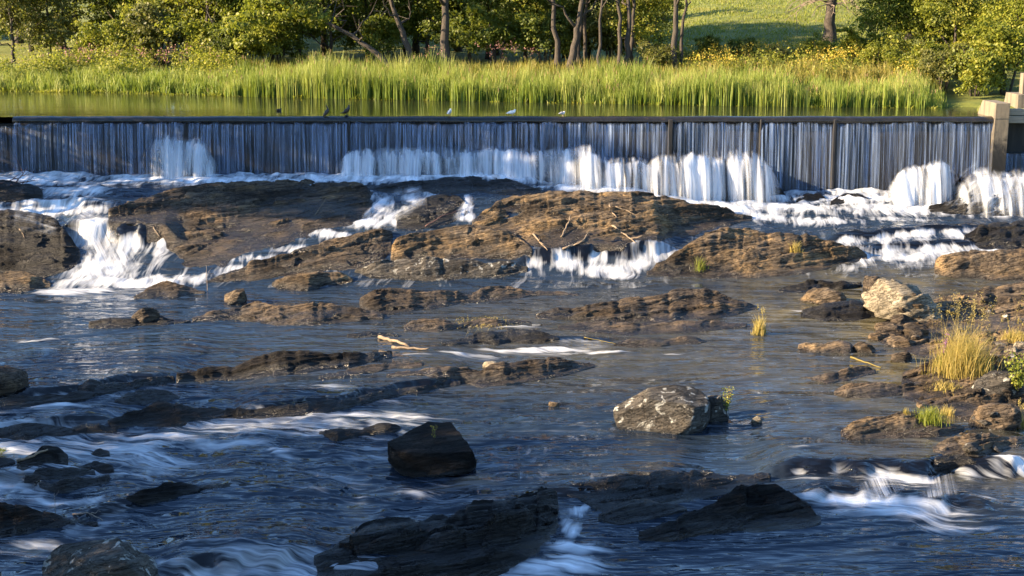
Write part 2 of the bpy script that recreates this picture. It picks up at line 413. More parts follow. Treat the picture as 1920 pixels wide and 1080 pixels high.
ledge([(110, 446), (200, 448), (300, 452), (330, 458)], 0.75, 1.9, 0.5, 0.8, 1.6)
ledge([(975, 492), (1050, 482), (1130, 476), (1200, 474), (1250, 468)], 0.42, 1.8, 0.3, 0.55, 1.0)
ledge([(1560, 452), (1640, 444), (1720, 438), (1840, 432)], 0.26, 1.2, 0.3, 0.8, 1.2)
ledge([(1590, 474), (1700, 464), (1800, 460), (1880, 458)], 0.24, 1.2, 0.3, 0.9, 1.6)
ledge([(-80, 757), (40, 752), (110, 746), (170, 738), (240, 722), (335, 712)], 0.26, 5, 0.16, 0.5, 0.7)
ledge([(445, 782), (560, 770), (640, 759), (720, 743), (800, 729), (862, 718)], 0.28, 5, 0.16, 0.3, 0.6)
ledge([(-80, 826), (0, 816), (80, 806), (150, 802), (225, 806)], 0.26, 4, 0.3, 0.75, 1.5)
ledge([(-80, 912), (0, 908), (60, 912), (105, 922)], 0.24, 3, 0.25, 0.85, 1.2)
ledge([(140, 985), (190, 960), (245, 948), (270, 945)], 0.20, 3, 0.25, 0.5, 0.8)
ledge([(375, 920), (450, 912), (530, 914)], 0.07, 2, 0.15, 0.1, 0.5)
ledge([(300, 1078), (400, 1066), (500, 1056), (585, 1050)], 0.34, 4, 0.35, 0.45, 0.6)
ledge([(1455, 892), (1575, 890), (1652, 898), (1730, 893), (1785, 886), (1860, 884), (1990, 890)], 0.40, 4, 0.32, 0.55, 0.5)
ledge([(1500, 940), (1560, 932), (1640, 934), (1720, 944), (1800, 946), (1850, 950)], 0.26, 0.9, 0.35, 0.85, 1.1)
ledge([(900, 640), (960, 628), (1040, 636), (1160, 640)], 0.10, 2, 0.15, 0.5, 0.8)
ledge([(1560, 820), (1640, 828), (1720, 834), (1760, 840)], 0.08, 2, 0.15, 0.25, 0.5)
ledge([(860, 960), (950, 950), (1050, 925), (1200, 905), (1300, 900)], 0.16, 3, 0.25, 0.2, 0.6)

# white water seen away from the ledges: (px, py, half width m, half depth m, strength)
SPLATS = [(60, 330, 3.0, 1.0, .9), (330, 334, 8, .8, 1.0), (520, 333, 5, .7, .9), (800, 331, 6, .7, 1.0), (1010, 337, 2.5, .7, .9), (1120, 355, 4, 1.0, 1.0),
          (1330, 385, 4.5, 1.3, 1.0), (1480, 392, 4.5, 1.5, .95), (1600, 375, 4.5, 1.5, 1.0), (1700, 392, 4.5, 1.5, .85), (1840, 400, 3.5, 1.0, .6),
          (1450, 410, 2.2, .9, .8), (1540, 415, 2.6, .8, .8), (1660, 412, 3, .8, .6), (1250, 372, 3, .8, .9),
          (150, 360, 1.9, 1.3, 1.0), (100, 383, 3.0, .8, .9), (180, 420, 1.1, 1.0, .85), (200, 500, 2.0, 1.4, .85), (200, 530, 2.8, .7, .95), (130, 545, 2.2, .8, .8), (300, 525, 2.0, .8, .9), (370, 520, 1.3, .6, .9),
          (720, 385, 1.2, 1.8, .8), (790, 372, 1.0, .8, .85), (690, 418, 1.2, .6, .85), (620, 441, 1.3, .5, .75), (540, 466, 1.3, .5, .7), (470, 489, 1.2, .5, .75), (420, 509, 1.0, .5, .8), (870, 400, .5, 1.4, .9), (760, 412, 1.2, .6, .7),
          (1050, 500, 1.1, .6, .8), (1120, 510, 2.0, .6, .8), (1190, 500, 1.2, .6, .7), (1240, 480, 1.2, .9, .8), (720, 500, .4, .4, .6), (640, 508, .5, .3, .5),
          (1700, 480, 2.6, .8, .8), (1600, 500, 2.4, .5, .45), (1500, 512, 2, .4, .35), (1770, 478, 1.4, .5, .8),
          (1010, 657, 2.6, .35, .85), (1120, 663, 2.2, .3, .75), (1250, 662, 1.3, .25, .6), (860, 664, 2, .3, .45), (1240, 612, .8, .3, .6), (950, 612, 1.4, .3, .5), (1600, 590, .9, .2, .6), (1490, 582, 1, .2, .5),
          (120, 758, 1.6, .5, .65), (260, 745, 1.2, .4, .5), (700, 752, 2.0, .4, .35), (300, 815, 1.4, .5, .75), (420, 838, 1.8, .5, .6), (540, 850, .5, .3, .7), (180, 830, 1.6, .5, .6), (60, 850, 1.5, .5, .5),
          (110, 945, 1.4, .4, .85), (60, 920, .9, .4, .6), (260, 960, 1.2, .5, .4), (50, 1030, 2.4, .6, .4), (660, 880, .8, .4, .35), (690, 935, .35, .3, .6), (770, 930, .5, .3, .5), (610, 900, 1.0, .4, .35),
          (1085, 955, .3, .6, .8), (1080, 990, .4, .6, .95), (1070, 1030, .7, .6, 1.0), (1050, 1060, 1.1, .5, .9), (1110, 1030, .6, .5, .7), (990, 1080, 1.2, .4, .7), (510, 1074, .8, .4, .8),
          (1700, 958, 1.9, .55, .95), (1610, 936, 1.2, .4, .9), (1780, 985, 1.5, .45, .65), (1860, 968, 1.0, .3, .5), (1880, 885, .9, .4, .8), (1850, 935, .8, .3, .6), (1400, 1000, .4, .2, .4),
          (1500, 835, .6, .2, .6), (1520, 920, .6, .3, .6), (60, 640, 1.2, .15, .5), (100, 655, 1.6, .15, .55), (330, 575, 1.5, .15, .35), (210, 562, 2, .4, .45)]

nx, ny = 600, 560
tt = np.linspace(0, 1, ny); rowY = 24.5 + (69.65 - 24.5) * (0.75 * tt + 0.25 * tt**2)
sx = np.linspace(-1, 1, nx)
GX = sx[None, :] * (0.385 * rowY[:, None] + 4.5); GY = np.repeat(rowY[:, None], nx, 1)
foam = np.zeros_like(GX); lipm = np.zeros_like(GX)
GZ = W0(GX, GY)
for LX, LY, h, L, lip, fs, fl in LEDGES:
    e = sstep(LX[0] - 0.7, LX[0] + 0.7, GX) * (1 - sstep(LX[-1] - 0.7, LX[-1] + 0.7, GX))
    s = GY - np.interp(GX, LX, LY) + 0.18 * fbm(GX * 1.3, GY * 0.4, 0.0, 3, 3)
    GZ += h * e * sstep(-lip, lip * 0.6, s) * np.exp(-np.maximum(s, 0) / L)
    lipm = np.maximum(lipm, e * sstep(-lip * 1.3, -lip * 0.7, s) * sstep(lip * 1.6, lip * 0.5, s))
    rag = 0.55 + 0.45 * np.clip(0.5 + 1.2 * fbm(GX * 1.4, 0.0, h * 7, 21, 3), 0, 1.3)
    foam = np.maximum(foam, fs * rag * e * sstep(lip * 0.3, -lip * 0.8, s) * np.exp(-np.maximum(-s - lip, 0) / fl))
wx = GX + 0.5 * fbm(GX * 0.6, GY * 0.6, 3, 9, 3); wy = GY + 0.25 * fbm(GX * 0.7, GY * 0.9, 7, 10, 3)
for px, py, hw, hd, sst in SPLATS:
    y0 = float(solve(px, py)); x0 = float(ray(px, py)[0] * y0)
    d2 = ((wx - x0) / (hw * 0.8))**2 + ((wy - y0) / (hd * 0.8))**2
    foam = np.maximum(foam, sst * np.exp(-d2 * 0.8))
slope = np.gradient(W0(GX, GY), axis=0) / np.gradient(GY, axis=0)
foam = np.maximum(foam, 0.22 * sstep(0.12, 0.3, slope))
foam = np.maximum(foam, sstep(46, 40, GY) * sstep(8, -6, GX) * np.clip(0.28 + 0.36 * fbm(GX * 0.28, GY * 0.75, 0, 33, 4), 0, 0.52))
foam = np.maximum(foam, np.clip(0.85 + 0.45 * fbm(GX * 0.35, GY * 0.6, 0, 37, 3), 0.3, 1) * sstep(66.4, 68.0, GY + 1.2 * sstep(2, -4, GX) * 0.5))
foam = np.clip(foam, 0, 1)
turb = 0.25 + 0.75 * np.clip(foam * 1.3, 0, 1) + 0.55 * sstep(48, 38, GY) * sstep(6, -4, GX)
GZ += turb * (0.040 * fbm(GX * 0.55, GY * 1.5, 0, 40, 4) + 0.03 * fbm(GX * 2.2, GY * 3.5, 0, 44, 2)) + 0.10 * np.clip(foam, 0, 1)**2 * (0.4 + 0.6 * fbm(GX * 1.5, GY * 1.0, 0, 47, 3))
GZ += 0.10 * sstep(0.25, 0.8, foam) * sstep(62, 68, GY) * (1 + fbm(GX * 0.9, GY * 0.9, 0, 51, 3))
shallow = sstep(2.0, 16.0, GX - 0.25 * (48 - GY)) * sstep(62, 54, GY) * sstep(30, 40, GY) * (0.75 + 0.4 * fbm(GX * 0.3, GY * 0.5, 0, 60, 3))
shallow = np.maximum(shallow, 0.35 * sstep(-12, 4, GX) * sstep(58, 52, GY) * sstep(40, 46, GY))
fleck = sstep(5, 12, GX) * sstep(36, 41, GY) * sstep(57, 50, GY) * np.clip(0.4 + 1.1 * fbm(GX * 0.35, GY * 0.8, 0, 66, 3), 0, 1)
fleck = np.maximum(fleck, 0.5 * np.exp(-((GX - 4) / 5)**2 - ((GY - 53) / 4)**2))
wv1 = 0.45 * fbm(GX * 0.35, GY * 0.7, 0, 70, 3); low_ = sstep(57.5, 56.0, GY)
fa = np.stack([GX + 0.11 * (70 - GY) + 0.25 * fbm(GX * 0.5, GY * 0.5, 0, 70, 3), GY, 0 * GX], -1)
fb = np.stack([1.15 * (GY + 0.22 * GX + wv1), 0.50 * GX + 40, 0 * GX], -1)
chute = (np.abs(GX - 1.5) < 1.3) & (GY < 37.6) & (GY > 31.5)
flow = np.where(((low_ > 0.5) & ~chute)[..., None], fb, fa).reshape(-1, 3)
river = link('river', new_mesh('river', np.stack([GX, GY, GZ], -1), grid_faces(ny, nx), True,
             {'foam': foam.ravel(), 'shallow': np.clip(shallow, 0, 1).ravel(), 'fleck': np.clip(fleck, 0, 1).ravel(), 'flow': flow, 'lip': np.clip(lipm, 0, 1).ravel()}), M['river'])
tag(river, 'dark blue river with silky white rapids below the dam', 'river', kind='structure')

# ------------------------------------------------------------------ ground: one sheet with the river channel, the pond basin and the far hill
SHORE_PX = [(-900, 160), (-300, 166), (0, 170), (200, 172), (420, 178), (640, 183), (960, 189), (1300, 195), (1700, 200), (1830, 203), (2000, 206)]
_sp = np.array(SHORE_PX, float); SHX, SHY = on_plane(_sp[:, 0], _sp[:, 1], ZP)
def shore_y(X): return np.interp(X, SHX, SHY)
def bank_z(X, Y):
    """height of the far bank"""
    d = Y - shore_y(X)
    z = ZP - 0.5 + 0.75 * sstep(-0.6, 1.2, d) + 0.75 * sstep(2, 10, d)
    hill = sstep(6, 20, X) 
    z = z + hill * (0.9 * sstep(8, 20, d) + 0.085 * np.maximum(d - 18, 0)) + (1 - hill) * 0.045 * np.maximum(d - 8, 0)
    z = z + 0.06 * np.maximum(d - 70, 0)
    return z
gx = np.concatenate([np.linspace(-420, -62, 40), np.linspace(-60, 60, 180), np.linspace(62, 420, 40)])
gy = np.concatenate([np.linspace(-120, 18, 20), np.linspace(20, 130, 190), np.linspace(133, 520, 50)])
BX, BY = np.meshgrid(gx, gy)
chan = np.clip(W0(BX, np.clip(BY, 0, 72)), -1, 9) - 0.9
edge_l = -(0.385 * np.clip(BY, 20, 75) + 2.6); edge_r = 0.372 * np.clip(BY, 20, 75) + 3.4
side = np.maximum(sstep(0, 9, edge_l - BX), sstep(0, 7, BX - edge_r))
near = chan + side * (3.4 + 0.5 * fbm(BX * 0.1, BY * 0.1, 0, 80, 3))
up_basin = np.where(BX > 24.3, ZP + 0.25 + 0.9 * sstep(25, 33, BX), ZP - 1.6)
far = np.where(BY > shore_y(BX) - 0.8, bank_z(BX, BY), np.minimum(up_basin, 99))
far = np.where((BX < -60) & (BY < shore_y(BX)), ZP - 1.2 + 2.2 * sstep(-62, -75, BX), far)
BZ = np.where(BY > 71.3, far, near)
BZ += 0.05 * fbm(BX * 0.5, BY * 0.5, 0, 82, 3)
tag(link('ground', new_mesh('ground', np.stack([BX, BY, BZ], -1), grid_faces(len(gy), len(gx))), M['ground']), 'grassy banks and lawn hill around the river', 'ground', kind='structure')
pv = np.array([(-75, 70.05, ZP), (25.2, 70.05, ZP), (25.2, 96, ZP), (-75, 96, ZP)])
tag(link('pond', new_mesh('pond', pv, [[0, 1, 2, 3]]), M['pond']), 'calm green reflecting pond above the dam', 'pond', kind='structure')

# ------------------------------------------------------------------ the dam
def X_at(px, Y, py=220): return float(ray(px, py)[0] * Y)
XL, XN, XP0, XP1 = -30.0, X_at(28, 70), X_at(1860, 70), X_at(1887, 70)
dam = empty('concrete_dam', (0, DAM_Y, 3.0), 'long low dark concrete dam under the falling water sheet', 'dam')
def part(name, blocks, mat, parent, bev=0.0, label=None):
    m = tube_mesh(name, blocks, smooth=False); o = link(name, m, mat, parent)
    o.matrix_parent_inverse = Matrix.Translation(-Vector(parent.location))
    if bev: bevel(o, bev)
    if label: o['label'] = label
    return o
part('wall', [box_block(XN, XP0 - 0.002, 69.92, 71.0, 1.2, ZP - 0.14)], M['wet_concrete'], dam, 0.03)
part('spillway_panel', [box_block(XL, XN - 0.002, 70.3, 71.0, 1.2, ZP - 0.36)], M['wet_concrete'], dam, 0.03, 'lower recessed panel at the end of the dam')
# rounded, wet crest cap
n = 240; xs = np.linspace(XN - 0.05, XP0 - 0.004, n); prof = [(70.5, ZP - 0.2), (70.42, ZP + 0.01), (70.2, ZP + 0.035), (69.95, ZP + 0.02), (69.78, ZP - 0.05), (69.70, ZP - 0.15), (69.72, ZP - 0.27), (69.88, ZP - 0.30)]
CV = np.array([[(x, y + 0.012 * math.sin(x * 2.1) + 0.01 * math.sin(x * 7.3), z + 0.010 * math.sin(x * 1.3 + 1) + 0.006 * math.sin(x * 9)) for x in xs] for y, z in prof])
t_ = NT('crest_stone'); b_ = t_.bsdf(Base_Color=t_.ramp(t_.noise(t_.pos(), 3.0, 5, 0.6), [(0.3, (0.012, 0.011, 0.010)), (0.6, (0.018, 0.016, 0.013)), (0.78, (0.04, 0.03, 0.016))]), Roughness=0.25); M['crest'] = t_.done(b_.outputs[0])
o = link('crest_cap', new_mesh('crest_cap', CV, grid_faces(len(prof), n)[:, ::-1]), M['crest'], dam); o.matrix_parent_inverse = Matrix.Translation(-Vector(dam.location))
for px, w in ((1258, 0.20), (1567, 0.12), (654, 0.08), (1428, 0.08)):
    x = X_at(px, 69.6); part('pilaster', [box_block(x - w / 2, x + w / 2, 69.60, 69.9, 3.2, ZP - 0.1)], M['wet_concrete'], dam, 0.015)

def curtain(name, x0, x1, ytop, ztop, throw, zfoot, label, dens=1.0, gaps=()):
    n = int((x1 - x0) / 0.035); k = 16
    xs = np.linspace(x0, x1, n); v = np.linspace(0, 1, k)
    top = ztop - 0.05 * np.clip(fbm(xs * 3.0, 0, 0, 90, 3), -1, 1)
    zf = zfoot(xs) if callable(zfoot) else np.full(n, zfoot)
    X = np.repeat(xs[None], k, 0); V = np.repeat(v[:, None], n, 1)
    Z = top[None] - (top - zf)[None] * V**1.4
    Y = ytop - throw * V**0.7 + 0.05 * (0.4 + V) * fbm(X * 3.2, 0.0, V * 0.5, 91, 3) + 0.02 * fbm(X * 11, 0, V, 92, 2)
    X = X + 0.05 * V * fbm(X * 1.6, 0, 0, 93, 2) - 0.06 * V
    fo = sstep(0.0, 0.10, V - 0.03 * fbm(X * 4, 0, 0, 94, 2)) * (0.92 + 0.12 * fbm(X * 0.35, 0, 0, 95, 3)) * dens
    fo = fo * (1 - 0.22 * V)
    for g, gw in gaps: fo = fo * (1 - np.exp(-((X - g) / gw)**2) * (1 - 0.45 * V))
    o = link(name, new_mesh(name, np.stack([X, Y, Z], -1), grid_faces(k, n), True, {'foam': np.clip(fo, 0, 1.2).ravel(), 'flow': np.stack([X, V * (ztop - zf.mean()), 0 * X], -1).reshape(-1, 3)}), M['curtain'])
    tag(o, label, 'waterfall', kind='structure'); return o
foot = lambda x: W0(x, 69.3) - 0.15
curtain('waterfall', XN, XP0 - 0.03, 69.72, ZP - 0.22, 0.42, foot, 'sheet of falling water strands along the dam',
        gaps=((X_at(1258, 69.6), 0.16), (X_at(1567, 69.6), 0.12), (X_at(654, 69.6), 0.07), (X_at(350, 69.6), 0.08), (X_at(1425, 69.6), 0.08)))
curtain('waterfall', XL, XN, 70.25, ZP - 0.45, 0.2, foot, 'thin veil over the recessed end of the dam', 0.85)

# ------------------------------------------------------------------ pier, beam and sluice at the dam's end
def prism(profile, x0, x1):
    """profile in (y, z), extruded along x"""
    k = len(profile); v = [(x0, y, z) for y, z in profile] + [(x1, y, z) for y, z in profile]
    f = [tuple(range(k)), tuple(range(2 * k - 1, k - 1, -1))] + [(i, i + k, (i + 1) % k + k, (i + 1) % k) for i in range(k)]
    return np.array(v, float), f
pier = empty('concrete_pier', (XP0, 69.5, 2.5), 'tan concrete pier with sloping shoulder at the end of the dam', 'pier')
part('pier_head', [prism([(69.55, ZP - 0.06), (72.3, ZP - 0.06), (71.6, ZP + 0.72), (69.55, ZP + 0.72)], XP0, XP1)], M['concrete'], pier, 0.025)
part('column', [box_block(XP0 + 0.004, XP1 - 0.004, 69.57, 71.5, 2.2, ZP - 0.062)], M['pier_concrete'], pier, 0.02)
pier2 = empty('concrete_pier', (X_at(1912, 72), 72, ZP - 0.5), 'farther pier with upright post, cut by the edge of the picture', 'pier')
xa = X_at(1902, 72.5)
part('pier_head', [prism([(72.2, ZP - 0.6), (74.6, ZP - 0.6), (74.0, ZP + 0.95), (72.2, ZP + 0.95)], xa, xa + 0.9)], M['concrete'], pier2, 0.025)
part('post', [box_block(xa + 0.35, xa + 0.75, 72.6, 73.1, ZP + 0.948, ZP + 2.0)], M['concrete'], pier2, 0.02)
bm = empty('timber_beam', (XP1, 70, ZP), 'weathered timber beam joining the two concrete piers', 'beam')
part('beam', [box_block(XP1 + 0.004, XP1 + 4.0, 69.9, 70.3, ZP + 0.10, ZP + 0.40)], M['timber'], bm, 0.02)
part('lower_beam', [box_block(XP1 + 0.004, XP1 + 4.0, 69.78, 70.2, ZP - 0.28, ZP + 0.07)], M['timber'], bm, 0.02)
sl = empty('sluice_wall', (XP1 + 2, 70.6, 3), 'dark recessed sluice wall beside the concrete pier', 'sluice')
part('back_wall', [box_block(XP1 - 0.002, XP1 + 5, 70.6, 71.2, 2.0, ZP - 0.29)], M['wet_concrete'], sl)
part('sill', [box_block(XP1 + 0.02, XP1 + 5, 70.1, 70.6, 2.0, 5.0)], M['wet_concrete'], sl, 0.02)
curtain('waterfall', XP1 + 0.06, XP1 + 4, 70.08, 5.0, 0.2, lambda x: 0 * x + 3.9, 'small veil spilling from the sluice past the pier', 0.9)

# ------------------------------------------------------------------ rock
def facet(u, v, seed):
    """broken blocks: nearest-cell offsets and tilts"""
    iu, iv = np.floor(u), np.floor(v); best = np.full(u.shape, 9.0); val = np.zeros(u.shape); z0 = np.zeros(u.shape)
    for du in (-1, 0, 1):
        for dv in (-1, 0, 1):
            cu, cv = iu + du, iv + dv
            pu = cu + 0.5 + 0.45 * _h(cu, cv, z0, seed); pv = cv + 0.5 + 0.45 * _h(cu, cv, z0 + 1, seed)
            d = (u - pu)**2 + (v - pv)**2; m = d < best
            best = np.where(m, d, best)
            val = np.where(m, _h(cu, cv, z0 + 2, seed) * 0.6 + _h(cu, cv, z0 + 3, seed) * (u - pu) + _h(cu, cv, z0 + 4, seed) * (v - pv), val)
    return val
def smooth1(a, k):
    k = max(1, int(k)) | 1
    if k < 3 or len(a) < 3: return a
    p = np.pad(a, k // 2, 'edge'); c = np.hanning(k + 2)[1:-1]; c /= c.sum()
    return np.convolve(p, c, 'valid')
def ground_fit(pts, frac, step, jitter, seed):
    p = np.array(pts, float)
    y0 = float(solve(p[:, 0].mean(), p[:, 2].mean()))
    width = (p[-1, 0] - p[0, 0]) / F * y0
    n = int(np.clip(width / step, 14, 420))
    px = np.linspace(p[0, 0], p[-1, 0], n)
    yt = np.interp(px, p[:, 0], p[:, 1]); yb = np.interp(px, p[:, 0], p[:, 2])
    k = n // 14 + 1; yt = smooth1(yt, k); yb = smooth1(yb, k)
    ppm = F / y0; e = np.minimum(1, np.minimum(px - px[0], px[-1] - px) / (0.08 * (px[-1] - px[0])))
    wx_ = px / ppm
    yt = yt + jitter * ppm * (0.05 * fbm(wx_ * 1.6, seed, 0, seed, 4) + 0.07 * (np.abs(((wx_ * 0.75 + 0.6 * vnoise(wx_ * 0.6, seed, 0, seed)) % 1.0) - 0.25) - 0.3)) * np.clip((yb - yt) / 12, 0.1, 1)
    yb = yb + jitter * ppm * 0.035 * fbm(wx_ * 1.3, seed + 9, 0, seed + 5, 4)
    yb = np.maximum(yb, yt + 0.8)
    return px, yt, yb, ppm
def outcrop(label, pts, mat='schist', frac=0.6, seed=1, steep=2.0, amp=0.10, wet=0.22, wet_all=0.0, back=1.3, step=0.055, jitter=1.0, strata=0.07, name='rock_outcrop', cat='rock', group=None):
    px, yt, yb, ppm = ground_fit(pts, frac, step, jitter, seed); n = len(px)
    Yf = solve(px, yb)
    h = frac * (yb - yt) / ppm
    Yc = solve(px, yt, h); dep = np.maximum(Yc - Yf, 0.12 + 0.25 * h)
    dep = smooth1(dep, n // 10 + 1); Yf = smooth1(Yf, n // 40 + 1); Yc = Yf + dep
    at_, bt = ray(px, yt); ab, bb = ray(px, yb)
    zc = CZ + bt * Yc; zf = W(ab * Yf, Yf); hh = np.maximum(zc - W(at_ * Yc, Yc), 0.02)
    bd = smooth1(back * np.maximum(0.25, hh * 1.1), n // 8 + 1); Yb = Yc + bd
    nf = int(np.clip(dep.max() / step + hh.max() / step, 8, 130)); nb = int(np.clip(bd.max() / step * 0.6, 5, 40))
    T = np.concatenate([[-0.10, -0.03], np.linspace(0, 1, nf), 1 + np.linspace(0, 1, nb + 1)[1:]])[:, None]
    t1 = np.clip(T, 0, 1); t2 = np.clip(T - 1, 0, 1)
    pw = 1 - (1 - t1)**steep
    Y = Yf + (Yc - Yf) * t1 + (Yb - Yc) * t2 + np.where(T < 0, T * 1.2, 0)
    a_ = ab + (at_ - ab) * t1
    X = a_ * Y
    Z = zf + (zc - zf) * pw
    Wl = W(X, Y)
    zb_ = Wl - 0.45
    Z = np.where(T > 1, zc + (zb_ - zc) * (1 - np.cos(t2 * math.pi)) / 2, Z)
    body = np.clip((yb - yt) / ppm, 0, 1.0)
    edge = sstep(0.0, 0.18, t1) * (1 - sstep(0.6, 1.0, t2))
    A = amp * (0.35 + body)
    crest = 1 - 0.55 * np.exp(-((T - 1) / 0.12)**2)
    # foliation: slanting sheets of schist broken off one after another
    U = 0.9 * X + 0.43 * Y; Vv = -0.43 * X + 0.9 * Y + 0.7 * Z
    def sheets(q, sharp):
        f = q % 1.0; return np.where(f < sharp, f / sharp, (1 - f) / (1 - sharp)) - 0.5
    q = (-0.34 * X + 0.80 * Y + 1.6 * Z) + 0.55 * fbm(U * 0.16, Vv * 0.5, Z * 0.5, seed + 3, 3)
    band_ = np.clip(0.65 + 0.9 * fbm(U * 0.22, Vv * 0.6, 0, seed + 6, 2), 0.1, 1.3)
    m1 = sstep(-0.25, 0.45, fbm(U * 0.35, Vv * 0.5, 1, seed + 33, 3)) * 1.3; m2 = sstep(-0.1, 0.5, fbm(U * 0.5, Vv * 0.7, 2, seed + 34, 3)) * 1.3
    d = strata * (0.45 + 0.75 * body) * (1.6 * sheets(q * 0.8, 0.90) * band_ + 0.75 * sheets(q * 1.9 + 0.3, 0.88) * m1 + 0.40 * sheets(q * 4.6 + 0.7, 0.86) * m2)
    d = d + A * (0.55 * fbm(U * 0.28, Vv * 0.7, Z * 0.8, seed, 4, 0.5) - 0.15)
    d = d + A * (0.9 * facet(U * 0.22, Vv * 0.55 + 0.3 * fbm(U * 0.3, Vv, 0, seed + 31, 2), seed) + 0.42 * facet(U * 0.7, Vv * 1.9, seed + 7))
    d = d + 0.016 * fbm(U * 1.4, Vv * 8.0, Z * 3, seed + 40, 3) + 0.010 * fbm(X * 7, Y * 7, Z * 7, seed + 41, 2)
    Z = Z + d * edge * crest
    Y = Y - 0.45 * d * edge * crest
    X = X + 0.25 * A * fbm(X * 1.2, Y, Z, seed + 12, 3) * edge
    low = sstep(0.0, 0.12, t1) * (T <= 1)
    Z = np.where(low > 0, np.maximum(Z, Wl + 0.05 * low * np.minimum(1, body * 6)), Z)
    ends = np.ones(n); ends[0] = ends[-1] = 0
    Z[:, 0] = np.minimum(Z[:, 0], Wl[:, 0] - 0.15); Z[:, -1] = np.minimum(Z[:, -1], Wl[:, -1] - 0.15)
    Z = np.where(T < 0, Wl - 0.35 * np.clip(-T * 12, 0.3, 1), Z)
    wt = np.clip(1 - (Z - Wl - 0.03) / wet + 0.5 * fbm(X * 1.2, Y * 1.2, Z, seed + 20, 3), 0, 1) if wet > 0 else 0 * Z
    wt = np.maximum(wt, wet_all * np.clip(0.75 + 0.7 * fbm(X * 0.7, Y * 0.7, Z, seed + 22, 3), 0, 1))
    P = np.stack([X, Y, Z], -1); org = np.array([X.mean(), Y.mean(), W(X.mean(), Y.mean())])
    o = link(name, new_mesh(name, P - org, grid_faces(*X.shape), False, {'wet': wt.ravel()}), M[mat], loc=tuple(org))
    return tag(o, label, cat, group)

def ico(sub):
    import bmesh
    b = bmesh.new(); bmesh.ops.create_icosphere(b, subdivisions=sub, radius=1.0)
    v = np.array([q.co[:] for q in b.verts]); f = np.array([[q.index for q in p.verts] for p in b.faces]); b.free(); return v, f
ICO = {k: ico(k) for k in (3, 4, 5)}
def boulder(label, px0, px1, ytop, ybot, depth=0.8, mat='grey_stone', seed=1, tilt=0.0, cuts=9, sub=5, sink=0.3, wet=0.15, peak=0.0, rough=0.10, zbase=None, wet_all=0.0, group=None, cat='boulder', yaw=0.0, shelf=0.6, top=None):
    """a loose block: a rounded lump cut by a few broken faces"""
    pxc = (px0 + px1) / 2
    if zbase is None:
        Yf = float(solve(pxc, ybot)); zw = float(W(ray(pxc, ybot)[0] * Yf, Yf))
    else:
        Yf = float((zbase - CZ) / ray(pxc, ybot)[1]); zw = zbase
    wid = (px1 - px0) / F * Yf; dep = wid * depth
    Yc = Yf + dep * 0.42; zt = CZ + float(ray(pxc, ytop)[1]) * (Yc - 0.05 * dep)
    hgt = max(zt - zw, 0.04); full = hgt * (1 + sink)
    v, f = ICO[sub]; v = v.copy(); r = np.random.default_rng(seed)
    v = np.sign(v) * np.abs(v)**0.72; v /= np.abs(v).max(0)
    for _ in range(cuts):
        nrm = r.normal(size=3); nrm[2] = abs(nrm[2]) * 0.9 + (-0.1); nrm /= np.linalg.norm(nrm); dd = r.uniform(0.55, 0.88)
        ex = np.maximum(v @ nrm - dd, 0); v -= ex[:, None] * nrm
    if top is not None:
        nrm = np.array([0.10, -0.22, 1.0]); nrm /= np.linalg.norm(nrm); v -= np.maximum(v @ nrm - top, 0)[:, None] * nrm
    v[:, 2] += peak * v[:, 0] * 0.5
    v = (v - v.min(0)) / (v.max(0) - v.min(0)) * 2 - 1
    c, s = math.cos(yaw), math.sin(yaw); v[:, :2] = v[:, :2] @ np.array([[c, s], [-s, c]])
    v[:, 0] /= np.abs(v[:, 0]).max(); v[:, 1] /= np.abs(v[:, 1]).max()
    P = v * np.array([wid / 2, dep / 2, full / 2])
    nn = v / np.linalg.norm(v, axis=1)[:, None]; k = 2.2 / max(wid, 0.2)
    dsp = rough * min(wid, 1.5) * (0.6 * fbm(P[:, 0] * k, P[:, 1] * k, P[:, 2] * k * 1.5, seed, 5) + 0.25 * ridged(P[:, 0] * k * 2, P[:, 1] * k * 2, P[:, 2] * k * 3, seed + 3, 3))
    P = P + nn * dsp[:, None] * 0.35
    qb = (P @ np.array([-0.35, 0.3, 1.0])) * (5.5 / max(wid, 0.3)) + 0.4 * fbm(P[:, 0] * k, P[:, 1] * k, P[:, 2] * k, seed + 5, 2); fb = qb % 1.0
    P = P + nn * ((np.where(fb < 0.85, fb / 0.85, (1 - fb) / 0.15) - 0.5) * 0.035 * wid * shelf)[:, None]
    ztop = P[:, 2].max(); P[:, 2] += full / 2 - ztop + (full / 2)
    P[:, 2] -= full - hgt
    x0 = float(ray(pxc, ybot)[0]) * Yc; org = np.array([x0, Yc, zw])
    wt = np.clip(1 - (P[:, 2] - 0.02) / wet + 0.4 * fbm(P[:, 0] * 2, P[:, 1] * 2, P[:, 2] * 2, seed, 3), 0, 1)
    wt = np.maximum(wt, wet_all)
    if tilt:
        c, s = math.cos(tilt), math.sin(tilt); P = P @ np.array([[c, 0, s], [0, 1, 0], [-s, 0, c]])
    o = link('boulder' if cat == 'boulder' else 'stone', new_mesh('boulder', P, f, True, {'wet': wt}), M[mat], loc=tuple(org))
    return tag(o, label, cat, group)

